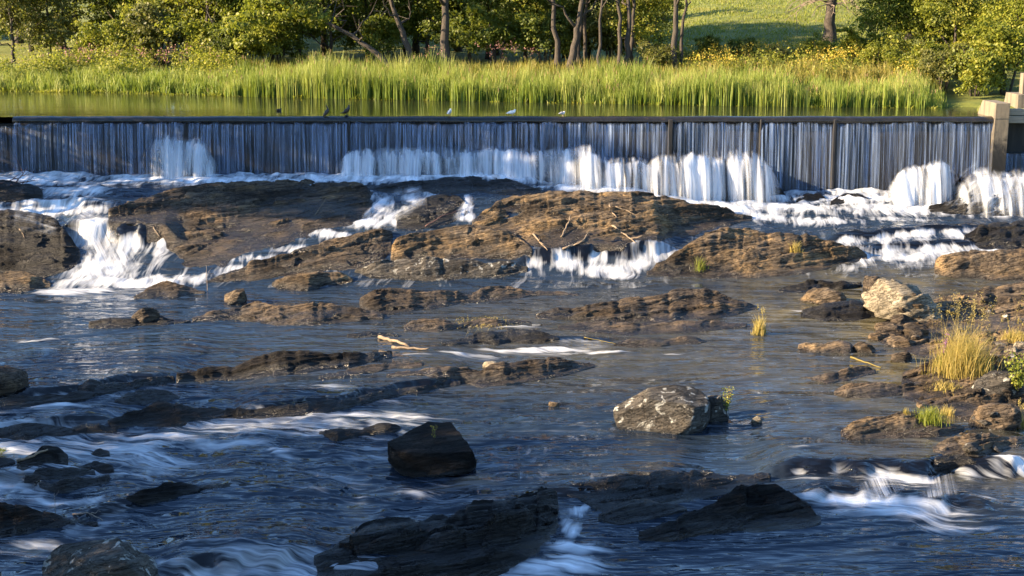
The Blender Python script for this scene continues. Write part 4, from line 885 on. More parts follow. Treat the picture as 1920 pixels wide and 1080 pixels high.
LOWTREE = []      # crown down to the ground
for k in range(3):
    r = np.random.default_rng(380 + k)
    tm = trunk_mesh('trunk', [(0, 0, -0.3), (0.1, 0, 2.5), (r.uniform(-.5, .5), 0.2, 6.5)], 0.16, 0.03, 385 + k, 7, 0.2, 2.4)
    bl = [(0, 0, 3.6, 2.2, 2.1, 3.0)] + [(2.0 * math.cos(a), 1.9 * math.sin(a), r.uniform(1.2, 5.6), r.uniform(1.0, 1.5), r.uniform(1.0, 1.5), r.uniform(0.8, 1.3)) for a in np.linspace(0, 6.28, 10)[:-1] + k] + [(0, 0, 6.6, 1.3, 1.3, 1.2)]
    LOWTREE.append((tm, crown_mesh('crown', bl, 12000, 0.19, 390 + k, 190)))

ORD = ['first', 'second', 'third', 'fourth', 'fifth', 'sixth', 'seventh', 'eighth', 'ninth', 'tenth', 'eleventh', 'twelfth', 'thirteenth', 'fourteenth', 'fifteenth', 'sixteenth', 'seventeenth', 'eighteenth']
def stand(px, d):
    """a point on the far bank in picture column px, d metres behind the shoreline"""
    a = float(ray(px, 120)[0]); Y = 80.0
    for _ in range(20): Y = float(shore_y(a * Y)) + d
    return a * Y, Y, float(bank_z(a * Y, Y))

# trunks standing behind the reeds
tr_specs = [  # px, distance behind shore, path offsets, r0, label
    (757, 8.0, [(0, 0, -0.3), (-1.3, 0, 1.0), (-3.0, 0.2, 2.3), (-5.2, 0.4, 3.4), (-8.0, 0.6, 5.2)], 0.25, 'leaning dark trunk slanting away to the upper corner behind the reeds'),
    (773, 8.6, [(0, 0, -0.3), (-0.2, 0, 1.8), (-0.8, 0, 3.2), (-1.6, 0.1, 5.0), (-2.2, 0.2, 11)], 0.27, 'dark curving trunk rising beside the foot of the leaning one'),
    (836, 9.0, [(0, 0, -0.3), (-0.05, 0, 3), (0.1, 0.1, 6), (0.3, 0, 12)], 0.36, 'thick upright trunk with a sunlit bark side, mid bank'),
    (1050, 9.5, [(0, 0, -0.3), (-0.4, 0, 3.0), (-0.5, 0.1, 6), (-0.8, 0, 12)], 0.22, 'leftmost trunk of the dense trunk cluster'),
    (1066, 9.0, [(0, 0, -0.3), (0.35, 0, 1.8), (0.9, 0, 4.4), (1.6, 0.2, 11)], 0.32, 'stoutest trunk of the dense cluster, leaning a little'),
    (1082, 10.5, [(0, 0, -0.3), (0.2, 0, 3), (0.5, 0, 6), (0.4, 0.2, 11)], 0.18, 'slim trunk just past the stoutest one'),
    (1098, 11.0, [(0, 0, -0.3), (-0.1, 0, 3), (0.2, 0, 6), (0.1, 0.2, 11)], 0.15, 'slimmest trunk at the far side of the cluster'),
    (1124, 8.0, [(0, 0, -0.3), (0.0, 0, 3), (0.1, 0, 6), (0.0, 0.1, 10)], 0.13, 'lone slender straight trunk between two clusters'),
    (1168, 9.0, [(0, 0, -0.3), (-0.3, 0, 3), (-0.5, 0, 6), (-1.0, 0.2, 12)], 0.17, 'left stem of the three-stemmed tree'),
    (1176, 9.2, [(0, 0, -0.3), (0.05, 0, 3), (0.0, 0, 6), (0.2, 0.2, 12)], 0.21, 'middle stem of the three-stemmed tree'),
    (1182, 9.6, [(0, 0, -0.3), (0.1, 0, 3), (0.2, 0, 6), (0.7, 0.2, 12)], 0.16, 'right stem of the three-stemmed tree'),
    (1264, 9.0, [(0, 0, -0.3), (0.0, 0, 3), (0.05, 0, 6), (0.2, 0.2, 12)], 0.24, 'straight dark trunk at the edge of the lawn'),
    (1276, 9.8, [(0, 0, -0.3), (0.1, 0, 3), (0.3, 0, 6), (0.6, 0.2, 11)], 0.14, 'thinner trunk right beside the straight dark one'),
]
for k, (px, d, path, r0, lb) in enumerate(tr_specs):
    x, y, z = stand(px, d); tip = np.array(path[-1]); rr = np.random.default_rng(400 + k)
    tm = trunk_mesh('trunk', path, r0, r0 * 0.25, 420 + k, 7, 0.5, 3.0)
    bl = [(tip[0], tip[1], tip[2] - 1.0, 2.3, 2.2, 2.2)] + [(tip[0] + 2.2 * math.cos(a), tip[1] + 2.0 * math.sin(a), tip[2] - rr.uniform(0.5, 4.2), 1.4, 1.4, 1.1) for a in rr.uniform(0, 6.28, 5)]
    tree(lb, (x, y, z), tm, crown_mesh('crown', bl, 5500, 0.27, 440 + k, 90), 'leaf_mid', 'tree trunks behind the reeds')
# dead-branched tree on the hill
x, y, z = stand(1552, 26)
tm = trunk_mesh('trunk', [(0, 0, -0.3), (0, 0, 2), (0.1, 0, 4.5), (0.3, 0, 11)], 0.52, 0.12, 470, 4, 0.5, 4)
t = tree('stout trunk on the lawn with bare dead branches around it', (x, y, z), tm, crown_mesh('crown', [(0, 0, 9.5, 4, 3.6, 2.6), (2.6, 0, 8.0, 2, 2, 1.4), (-2.6, 0, 9.0, 2, 2, 1.5)], 9000, 0.27, 471, 120), 'leaf_mid')
r = np.random.default_rng(472); tw = []
for k in range(34):
    a = r.uniform(0, 6.28); h0 = r.uniform(2.4, 5.2); L = r.uniform(1.6, 3.4); q = np.linspace(0, 1, 6)[:, None]
    p0 = np.array([0.2 * math.cos(a), 0.2 * math.sin(a), h0]); lp = p0 + np.array([math.cos(a), math.sin(a) * 0.8, 0.25]) * L * q + np.array([0, 0, -1.0 * L * 0.6]) * q**2 + np.concatenate([np.zeros((1, 3)), r.normal(size=(5, 3)) * 0.08])
    tw.append(tube(lp, np.linspace(0.045, 0.012, 6), 5))
    for g in range(3): tw.append(tube(lp[2 + g] + (r.normal(size=3) * 0.5 + np.array([0, 0, -0.4])) * np.linspace(0, 1, 4)[:, None] * 0.9, np.linspace(0.02, 0.008, 4), 4))
link('dead_branch', tube_mesh('dead_branch', tw), M['dead_twig'], t)['kind'] = 'stuff'

# shrubs and low trees along the far bank: px, metres behind shore, kind, size, leaf, label
shrubs = [
    (25, 11.0, 'L', 1.00, 'leaf_olive', 'olive low tree in the upper corner of the far bank'),
    (95, 13.0, 'L', 1.05, 'leaf_olive', 'second olive low tree from the corner, behind the pink flowers'),
    (150, 20.0, 'L', 1.35, 'leaf_dark', 'dark tall tree behind the two corner olive ones'),
    (-20, 19.0, 'L', 1.30, 'leaf_dark', 'dark tree in the very corner behind the olive ones'),
    (60, 20.0, 'L', 1.30, 'leaf_dark', 'dark tree behind the gap between the two olive ones'),
    (240, 18.0, 'L', 1.30, 'leaf_dark', 'dark tree rising behind the lime rounded shrub'),
    (190, 10.0, 'S', 1.25, 'leaf_lime', 'lime pointed shrub standing before the dark trees near the corner'),
    (245, 9.0, 'S', 1.2, 'leaf_lime', 'lime rounded shrub just right of the pointed one'),
    (300, 9.5, 'S', 1.75, 'leaf_olive', 'big grey-green willow shrub above the pink flowers'),
    (330, 14.0, 'L', 1.30, 'leaf_lime', 'bright tree behind the grey-green willow shrub'),
    (395, 10.5, 'L', 1.20, 'leaf_mid', 'broad-leaved tree with low hanging crown beside the reeds'),
    (455, 13.0, 'L', 1.30, 'leaf_mid', 'second broad-leaved tree, right of the low hanging one'),
    (425, 8.0, 'S', 1.15, 'leaf_dark', 'dark shrub under the low hanging crown'),
    (520, 9.5, 'S', 1.5, 'leaf_dark', 'dark shrub where the leaning trunk points'),
    (560, 15.0, 'L', 1.25, 'leaf_dark', 'shaded low tree behind the leaning trunk top'),
    (620, 13.0, 'L', 1.05, 'leaf_dark', 'shaded low tree over the leaning trunk'),
    (690, 16.0, 'L', 1.15, 'leaf_mid', 'leafy low tree behind the two crossing trunks'),
    (720, 12.0, 'S', 1.2, 'leaf_dark', 'dark shrub in the crook of the two crossing trunks'),
    (800, 15.5, 'L', 1.05, 'leaf_dark', 'shaded low tree left of the thick upright trunk'),
    (880, 14.5, 'L', 1.10, 'leaf_dark', 'shaded low tree right of the thick upright trunk'),
    (930, 11.5, 'S', 1.5, 'leaf_dark', 'dark shrub above the red flowers, mid bank'),
    (985, 15.0, 'L', 1.05, 'leaf_mid', 'leafy low tree left of the trunk cluster'),
    (1020, 12.0, 'S', 1.3, 'leaf_dark', 'dark shrub at the foot of the trunk cluster'),
    (760, 18.0, 'L', 1.2, 'leaf_mid', 'leafy low tree filling the gap behind the curving trunk'),
    (840, 19.0, 'L', 1.25, 'leaf_mid', 'leafy low tree right behind the thick upright trunk'),
    (915, 18.0, 'L', 1.2, 'leaf_mid', 'leafy low tree behind the mid-bank dark shrub'),
    (1040, 17.0, 'L', 1.1, 'leaf_mid', 'leafy low tree behind the stoutest trunk'),
    (1180, 17.0, 'L', 1.0, 'leaf_olive', 'yellowish low tree behind the three stems'),
    (1105, 17.0, 'L', 1.1, 'leaf_olive', 'yellowish low tree seen through the trunk cluster'),
    (1150, 14.0, 'S', 1.6, 'leaf_olive', 'yellowish shrub behind the slender straight trunk'),
    (1215, 12.0, 'L', 0.85, 'leaf_lime', 'bright young tree between the three stems and the lawn trunk'),
    (1235, 9.0, 'S', 0.9, 'leaf_olive', 'small yellow-green shrub below the bright young tree'),
    (1330, 13.0, 'S', 0.75, 'leaf_dark', 'low dark hedge-like bush at the foot of the lawn'),
    (1390, 14.0, 'S', 0.70, 'leaf_dark', 'second low dark bush at the foot of the lawn'),
    (1530, 13.0, 'S', 0.85, 'leaf_mid', 'green bush below the stout lawn trunk'),
    (1600, 12.0, 'S', 1.0, 'leaf_mid', 'green bush just right of the stout lawn trunk'),
    (1660, 14.0, 'L', 0.95, 'leaf_lime', 'lime tree on the slope right of the lawn'),
    (1735, 16.0, 'L', 1.25, 'leaf_mid', 'tall green tree on the slope behind the lime one'),
    (1790, 12.0, 'L', 0.95, 'leaf_lime', 'lime tree above the pier end of the reeds'),
    (1860, 15.0, 'L', 1.2, 'leaf_mid', 'green tree on the slope beyond the pier'),
    (1770, 4.5, 'S', 1.05, 'leaf_olive', 'olive bush overhanging the water where the reeds end'),
    (1830, 4.0, 'S', 1.3, 'leaf_lime', 'large lime bush overhanging the water beside the pier'),
    (1890, 4.5, 'S', 1.45, 'leaf_lime', 'large lime bush behind the pier, at the picture edge'),
    (1745, 6.5, 'S', 1.0, 'leaf_mid', 'leafy bush closing the pier end of the reed bed'),
    (1640, 10.0, 'S', 0.8, 'leaf_lime', 'lime bush rising out of the yellow flowers'),
    (1460, 12.0, 'S', 0.6, 'leaf_olive', 'small olive bush in the yellow meadow'),
    (1700, 8.5, 'S', 0.85, 'leaf_mid', 'middling green bush behind the yellow flowers'),
    (1925, 9.0, 'L', 1.0, 'leaf_lime', 'lime tree cut by the edge above the pier'),
]
for k, (px, d, kd, sc, lm, lb) in enumerate(shrubs):
    x, y, z = stand(px, d); S = LOWTREE[k % 3] if kd == 'L' else SHRUB[k % 5]
    tree(lb, (x, y, z), S[0], S[1], lm, 'trees and shrubs on the far bank', sc, k * 1.7, 'low_tree' if kd == 'L' else 'shrub', 'tree' if kd == 'L' else 'shrub', 'crown' if kd == 'L' else 'foliage', 'trunk' if kd == 'L' else 'stem')
# taller trees behind: only their lowest leaves come into the picture
for k, (px, d, sc) in enumerate([(-60, 24, 1.1), (40, 27, 1.2), (120, 22, 1.0), (215, 26, 1.15), (290, 22, 1.05), (370, 25, 1.2), (450, 21, 1.0), (540, 24, 1.15), (610, 20, 1.05), (700, 24, 1.1), (780, 21, 1.0), (860, 24, 1.0), (930, 21, 0.8), (1000, 24, 0.8), (1060, 20, 0.7), (1700, 28, 1.0), (1800, 26, 1.1), (1900, 24, 1.0)]):
    x, y, z = stand(px, d); S = TREE[k % 4]
    tree('tall leafy tree in the dense wood behind the far bank shrubs', (x, y, z), S[0], S[1], ('leaf_dark', 'leaf_mid')[k % 2], 'tall trees of the wood behind', sc, k * 2.1)
# dim wood far behind, closing the view
r = np.random.default_rng(480); bl = []
for xx in np.arange(-75, 2, 4.0): bl.append((xx, 122 + r.uniform(-3, 3), r.uniform(11, 15), 3.4, 2.5, 5.5))
for xx in np.arange(34, 70, 4.0): bl.append((xx, 116 + r.uniform(-3, 3), r.uniform(14, 18), 3.4, 2.5, 6.5))
for xx in np.arange(8, 40, 4.5): bl.append((xx, 165 + r.uniform(-3, 3), r.uniform(22, 26), 3.6, 2.5, 6.5))
wood = link('forest', crown_mesh('forest', bl, 60000, 0.50, 481, 900, hollow=0.2), M['leaf_mid']); tag(wood, 'dim far wood closing the view behind the trees', 'forest', kind='stuff')
# trees on the near left bank, out of the picture: they shade the foreground
for k, (x, y, sc) in enumerate([(-20, 8, 1.3), (-22, 14, 1.35), (-27, 11, 1.45), (-25, 18, 1.35), (-32, 14, 1.5), (-27, 21.5, 1.15), (-33, 19, 1.4), (-28, 27, 0.9), (-33, 25.5, 1.0), (-30, 32, 0.75), (-35, 31, 0.8), (-31, 37, 0.6), (-36, 37, 0.65), (-32, 42, 0.45), (-34, 60.5, (0.72, 0.72, 1.3)), (-34, 64.5, (0.75, 0.75, 1.35)), (-40, 61, (0.8, 0.75, 1.5)), (-34, 68, (0.8, 0.75, 1.3))]):
    S = TREE[k % 4]; tree('shade tree on the near bank beyond the edge of the picture', (x, y, 3.2), S[0], S[1], 'leaf_mid', 'shade trees on the near bank', sc, k * 1.3)
for k, (x, y, sc) in enumerate([(-24, 12, 1.3), (-26, 17, 1.4), (-28, 21, 1.3), (-30, 26, 1.0), (-32, 32, 0.8), (-35, 62.5, (0.9, 0.8, 1.4)), (-36, 66.5, (0.9, 0.8, 1.4))]):
    S = LOWTREE[k % 3]; tree('bushy tree on the near bank beyond the edge of the picture', (x, y, 3.0), S[0], S[1], 'leaf_mid', 'bushy trees on the near bank', sc, k, 'low_tree')

# ------------------------------------------------------------------ reeds, meadow, grass
def blades(C, H, wid, lean, rng, seg=3, droop=0.25, tone=None, tip=0.35):
    """grass blades as tapering strips; C (n,3) feet, H heights"""
    n = len(C); a = rng.uniform(0, 6.283, n); dirv = np.stack([np.cos(a), np.sin(a)], 1) * (lean * rng.uniform(0.2, 1.0, n) * H)[:, None]
    fa = rng.uniform(0, 6.283, n); side = np.stack([np.cos(fa), np.sin(fa), 0 * fa], 1)
    s = np.linspace(0, 1, seg + 1); V = np.zeros((n, seg + 1, 2, 3)); T = np.zeros((n, seg + 1, 2))
    tone = rng.uniform(0.2, 0.75, n) if tone is None else tone
    for k, q in enumerate(s):
        c = C.copy(); c[:, :2] += dirv * q**2; c[:, 2] += H * (q - droop * lean * q**3)
        w = (wid * (1 - 0.88 * q**1.5))[:, None] if not np.isscalar(wid) else wid * (1 - 0.88 * q**1.5)
        V[:, k, 0] = c - side * w * 0.5; V[:, k, 1] = c + side * w * 0.5; T[:, k, :] = np.clip(tone + tip * (q - 0.45), 0, 1)[:, None]
    idx = np.arange(n * (seg + 1) * 2).reshape(n, seg + 1, 2)
    fc = np.stack([idx[:, :-1, 0], idx[:, :-1, 1], idx[:, 1:, 1], idx[:, 1:, 0]], -1).reshape(-1, 4)
    return V.reshape(-1, 3), fc, T.reshape(-1)
def band(name, label, px0, px1, d0, d1, n, hlo, hhi, wid, mat, seed, lean=0.16, clumpy=0.5, per=5, cat='reeds', spread=0.10, env=None, tip=0.35):
    r = np.random.default_rng(seed); px = r.uniform(px0, px1, n * 2); dd = d0 + (d1 - d0) * r.uniform(0, 1, n * 2)**1.15
    a = ray(px, 150)[0]; Y = np.full(len(px), 80.0)
    for _ in range(12): Y = shore_y(a * Y) + dd
    X = a * Y
    keep = vnoise(X * 0.8, Y * 0.8, 0, seed) * clumpy + r.uniform(-0.5, 0.5, len(X)) > 0
    X, Y, dd, px = X[keep][:n], Y[keep][:n], dd[keep][:n], px[keep][:n]
    z = np.maximum(bank_z(X, Y), ZP - 0.15)
    hgt = r.uniform(hlo, hhi, len(X)) * (0.80 + 0.26 * vnoise(X * 0.35, Y * 0.5, 0, seed + 2) + 0.22 * vnoise(X * 1.3, Y * 1.3, 0, seed + 4))
    if env is not None: hgt = hgt * np.interp(px, [e[0] for e in env], [e[1] for e in env])
    tn = np.clip(0.45 + 0.32 * vnoise(X * 0.6, Y * 0.8, 0, seed + 3) + r.normal(0, 0.22, len(X)), 0.05, 0.95)
    C = np.repeat(np.stack([X, Y, z], 1), per, 0); C[:, :2] += r.normal(0, spread, (len(C), 2))
    H = np.repeat(hgt, per) * r.uniform(0.55, 1.05, len(C))
    V, fc, T = blades(C, H, wid, lean, r, 3, 0.3, np.repeat(tn, per), tip)
    o = link(name, new_mesh(name, V, fc, False, {'tone': T}), M[mat]); tag(o, label, cat, kind='stuff')
    return X, Y, z, hgt, px
env = [(380, 0.35), (430, 0.75), (500, 0.95), (640, 1.0), (1260, 0.95), (1500, 0.85), (1650, 0.8), (1730, 0.6), (1780, 0.3)]
cx, cy, cz, ch, cpx = band('reeds', 'tall green cattail reeds along the far pond edge', 385, 1770, -0.7, 4.6, 9600, 1.3, 2.5, 0.04, 'reed', 500, 0.24, env=env, tip=0.5)
band('reeds', 'front row of cattail reeds standing in the pond', 425, 1740, -1.0, 0.2, 1800, 1.5, 2.2, 0.045, 'reed', 501, 0.10, clumpy=0.9, env=env, tip=0.3)
band('reeds', 'lower grasses on the far bank away from the pier', -140, 450, -0.4, 5.0, 3800, 0.8, 1.8, 0.05, 'reed', 502, 0.35, per=6)
band('meadow_grass', 'yellow meadow of tall weeds behind the reeds', 1270, 1760, 3.8, 15.0, 5200, 0.8, 1.6, 0.05, 'meadow', 503, 0.25, cat='grass')
band('meadow_grass', 'weedy grass under the trees behind the reeds', 380, 1290, 4.2, 10.0, 3800, 0.7, 1.3, 0.05, 'meadow', 504, 0.25, cat='grass')
band('low_plants', 'low broad-leaved plants at the reed feet', -100, 1760, -0.9, 0.3, 3000, 0.25, 0.6, 0.10, 'leaf_lime', 505, 0.7, per=4, cat='plants')
band('reeds', 'dry tan stems bent among the cattails', 400, 1750, -0.4, 4.4, 700, 1.1, 2.5, 0.04, 'straw', 506, 0.55, per=3, env=env)
# cattail heads
r = np.random.default_rng(510); pick = r.choice(len(cx), 420, replace=False); pk = Parts(); 
for i in pick:
    v, f = tube([(cx[i], cy[i], cz[i] + ch[i] * 0.80), (cx[i] + 0.01, cy[i], cz[i] + ch[i] * 0.80 + 0.2)], [0.022, 0.018], 5); pk.add(v, [q for q in f if len(set(q)) == 4])
M['cattail'] = simple('cattail', (0.20, 0.13, 0.06), 0.9, 0.3)
tag(link('reed_heads', pk.mesh('reed_heads'), M['cattail']), 'brown seed heads on the cattail reeds', 'reeds', kind='stuff')
def blooms(name, label, px0, px1, d0, d1, n, z0, z1, mat, seed, size=0.12, cl=0.16, per=14, clumpy=1.2, cat='flowers'):
    r = np.random.default_rng(seed); px = r.uniform(px0, px1, n * 4); dd = r.uniform(d0, d1, n * 4); a = ray(px, 120)[0]; Y = np.full(len(px), 82.0)
    for _ in range(12): Y = shore_y(a * Y) + dd
    X = a * Y; keep = vnoise(X * 0.4, Y * 0.4, 0, seed) * clumpy + r.uniform(-1, 0.4, len(X)) > 0; X, Y = X[keep][:n], Y[keep][:n]
    z = bank_z(X, Y) + r.uniform(z0, z1, len(X)); C = np.repeat(np.stack([X, Y, z], 1), per, 0) + r.normal(size=(len(X) * per, 3)) * cl * np.array([1, 1, 0.9])
    V = leaf_quads(C, r.normal(size=C.shape) + np.array([-.2, -.4, .8]), size, r, 0.8)
    o = link(name, new_mesh(name, V, np.arange(len(C) * 4).reshape(-1, 4), False, {'tone': np.repeat(r.uniform(0, 1, len(C)), 4)}), M[mat]); tag(o, label, cat, kind='stuff')
blooms('flowers', 'yellow goldenrod flowers in the meadow behind the reeds', 1285, 1800, 4.5, 15, 420, 1.0, 1.6, 'goldenrod', 520, 0.10, 0.14)
blooms('flowers', 'pink joe-pye flower heads among the bank grasses', -60, 420, 3.5, 7, 45, 1.3, 1.9, 'pink_bloom', 521, 0.10, 0.15)
blooms('flowers', 'reddish flower heads behind the cattails mid bank', 800, 1000, 5.5, 8, 22, 1.5, 2.1, 'pink_bloom', 522, 0.07, 0.12)
blooms('leafy_weeds', 'leafy green weeds on the far bank away from the pier', -140, 440, 1.5, 8, 520, 0.5, 1.4, 'leaf_lime', 523, 0.15, 0.30, 30, cat='plants')
blooms('leafy_weeds', 'leafy weeds among the yellow meadow', 1290, 1760, 5, 16, 220, 0.4, 1.1, 'leaf_mid', 524, 0.15, 0.35, 30, cat='plants')
# lawn: short turf blades on the hill
r = np.random.default_rng(530); n = 26000; X = r.uniform(9, 40, n); Y = r.uniform(92, 150, n); Zl = bank_z(X, Y)
V, fc, T = blades(np.stack([X, Y, Zl - 0.02], 1), r.uniform(0.10, 0.28, n), 0.09, 0.6, r, 1, 0.2)
tag(link('lawn_grass', new_mesh('lawn_grass', V, fc, False, {'tone': T}), M['grass_green']), 'short sunlit lawn grass on the hill', 'grass', kind='stuff')

# ------------------------------------------------------------------ birds on the crest
def loft(P, R, nseg=12, flat=1.0):
    """rings along a spine lying in the x-z plane, closed at both ends"""
    P = np.array(P, float); R = np.array(R, float); n = len(P); s = np.linspace(0, 1, n); q = np.linspace(0, 1, 4 * n)
    def cr(a):   # smooth interpolation
        return smooth1(np.interp(q, s, a), 5)
    x, z, r = cr(P[:, 0]), cr(P[:, 1]), cr(R); x[0], z[0], x[-1], z[-1] = P[0, 0], P[0, 1], P[-1, 0], P[-1, 1]; r[-1] = R[-1] * 0.25; r[0] = R[0] * 0.6
    pts = np.stack([x, 0 * x, z], 1); tan = np.gradient(pts, axis=0); tan /= np.linalg.norm(tan, axis=1)[:, None] + 1e-9
    V = []; a = np.linspace(0, 2 * math.pi, nseg, endpoint=False)
    for i in range(len(pts)):
        w = np.array([-tan[i, 2], 0, tan[i, 0]]); V.append(pts[i] + r[i] * (np.cos(a)[:, None] * np.array([0, flat, 0]) + np.sin(a)[:, None] * w))
    V = np.concatenate(V); f = []
    for i in range(len(pts) - 1):
        for j in range(nseg):
            k = (j + 1) % nseg; f.append((i * nseg + j, i * nseg + k, (i + 1) * nseg + k, (i + 1) * nseg + j))
    c0 = len(V); V = np.concatenate([V, pts[:1], pts[-1:]])
    for j in range(nseg):
        k = (j + 1) % nseg; f.append((k, j, c0, c0)); f.append(((len(pts) - 1) * nseg + j, (len(pts) - 1) * nseg + k, c0 + 1, c0 + 1))
    return V, f
def bird(name, label, px, spine, radii, body_mat, wing_mat, beak_tip, legs, leg_mat, wing, rz=0.0, float_=False, beak_mat='beak', flat=0.85, base=None):
    if float_: X, Y = on_plane(px, base, ZP); loc = (float(X), float(Y), ZP - 0.03)
    else: loc = (X_at(px, 70.08), 70.08, ZP + 0.03 + (base or 0))
    b = empty(name, loc, label, 'bird'); b.rotation_euler[2] = rz
    link('body', tube_mesh('body', [loft(spine, radii, 12, flat)]), M[body_mat], b)
    hx, hz = spine[-1]; hr = radii[-1]; hc = np.array([hx, 0, hz])
    d = np.array([beak_tip[0], 0, beak_tip[1]]) - hc; L = np.linalg.norm(d); d /= L
    link('beak', tube_mesh('beak', [tube([hc - d * 0.01, hc + d * (L * 0.8), hc + d * L + np.array([0, 0, -0.008])], [0.016, 0.009, 0.004], 6)]), M[beak_mat], b)
    for sgn in (-1, 1):
        e = ICO[3][0] * 0.0065 + hc + np.array([0.3 * hr * d[0], sgn * hr * 0.86, 0.012]); link('eye', new_mesh('eye', e, ICO[3][1]), M['eye'], b)
        # folded wing: a pointed flat lobe lying along the flank
        w0, w1, wr = wing; P = [np.array(w0) + (np.array(w1) - np.array(w0)) * q for q in np.linspace(0, 1, 6)]
        V, f = loft(P, [wr * k for k in (0.5, 1.0, 1.05, 0.85, 0.5, 0.16)], 10, 0.28); off = max(radii) * flat * 0.80
        V[:, 1] += sgn * off; link('wing', tube_mesh('wing', [(V, f)]), M[wing_mat], b)
        if legs:
            lx, lz = legs; link('leg', tube_mesh('leg', [tube([(lx, sgn * 0.035, lz), (lx + 0.008, sgn * 0.036, lz * 0.5), (lx, sgn * 0.036, 0.008)], [0.011, 0.008, 0.008], 6)] + [tube([(lx, sgn * 0.036, 0.008), (lx + 0.055 * math.cos(t), sgn * 0.036 + 0.055 * math.sin(t), 0.004)], [0.008, 0.005], 5) for t in (-0.5, 0, 0.5)]), M[leg_mat], b)
    return b
bird('cormorant', 'black cormorant on the crest with its neck stretched straight up', 611, [(-0.14, 0.015), (-0.08, 0.07), (0.0, 0.16), (0.07, 0.25), (0.11, 0.33), (0.09, 0.41), (0.05, 0.49), (0.035, 0.555)], [0.015, 0.055, 0.10, 0.095, 0.06, 0.038, 0.034, 0.040], 'feather_black', 'feather_brown', (0.06, 0.65), (-0.01, 0.10), 'dark_leg', ((0.08, 0.28), (-0.10, 0.05), 0.07), 0.35, beak_mat='dark_leg')
bird('cormorant', 'black cormorant on the crest looking toward the pier, tail held level', 650, [(-0.34, 0.10), (-0.20, 0.11), (-0.08, 0.15), (0.03, 0.24), (0.11, 0.34), (0.13, 0.43), (0.10, 0.51)], [0.012, 0.030, 0.085, 0.105, 0.075, 0.045, 0.042], 'feather_black', 'feather_brown', (0.25, 0.485), (-0.01, 0.12), 'dark_leg', ((0.10, 0.31), (-0.20, 0.11), 0.075), 0.0, beak_mat='dark_leg', base=0.06)
bird('gull', 'gull on the crest nearest the cormorants, hunched with greyish wings', 843, [(-0.17, 0.13), (-0.09, 0.16), (0.0, 0.21), (0.06, 0.27), (0.07, 0.33), (0.065, 0.385)], [0.012, 0.045, 0.085, 0.078, 0.048, 0.045], 'feather_white', 'feather_grey', (0.14, 0.375), (0.0, 0.13), 'pink_leg', ((0.07, 0.27), (-0.17, 0.13), 0.07), 0.9)
bird('gull', 'all-white gull on the crest, middle one of the three', 961, [(-0.33, 0.15), (-0.20, 0.165), (-0.06, 0.18), (0.05, 0.21), (0.11, 0.28), (0.12, 0.355)], [0.012, 0.035, 0.080, 0.085, 0.050, 0.046], 'feather_white', 'feather_white', (0.205, 0.345), (0.0, 0.12), 'pink_leg', ((0.07, 0.24), (-0.30, 0.155), 0.07), 0.1)
bird('gull', 'small gull with grey wings, nearest the pier of the three', 1055, [(-0.20, 0.14), (-0.11, 0.14), (-0.02, 0.145), (0.05, 0.17), (0.08, 0.21), (0.075, 0.255)], [0.012, 0.035, 0.065, 0.066, 0.042, 0.038], 'feather_white', 'feather_grey', (0.14, 0.25), (0.0, 0.10), 'pink_leg', ((0.05, 0.19), (-0.20, 0.14), 0.06), 0.2)
bird('duck', 'small dark duck floating on the pond behind the cormorants', 523, [(-0.15, 0.10), (-0.09, 0.07), (0.0, 0.055), (0.08, 0.07), (0.10, 0.12), (0.115, 0.165)], [0.015, 0.050, 0.075, 0.060, 0.035, 0.036], 'feather_brown', 'feather_black', (0.18, 0.155), None, None, ((0.06, 0.09), (-0.14, 0.09), 0.05), 0.1, True, 'dark_leg', 1.0, 208)
ry = X_at(650, 70.08); o = link('stone', new_mesh('stone', ICO[3][0] * np.array([0.10, 0.08, 0.035]) * (1 + 0.15 * fbm(ICO[3][0][:, 0:1] * 2, ICO[3][0][:, 1:2] * 2, ICO[3][0][:, 2:3] * 2, 4, 2)), ICO[3][1], True, {'wet': np.ones(len(ICO[3][0]))}), M['dark_schist'], loc=(ry, 70.08, ZP + 0.06)); tag(o, 'dark lump on the crest under the second cormorant', 'stone')

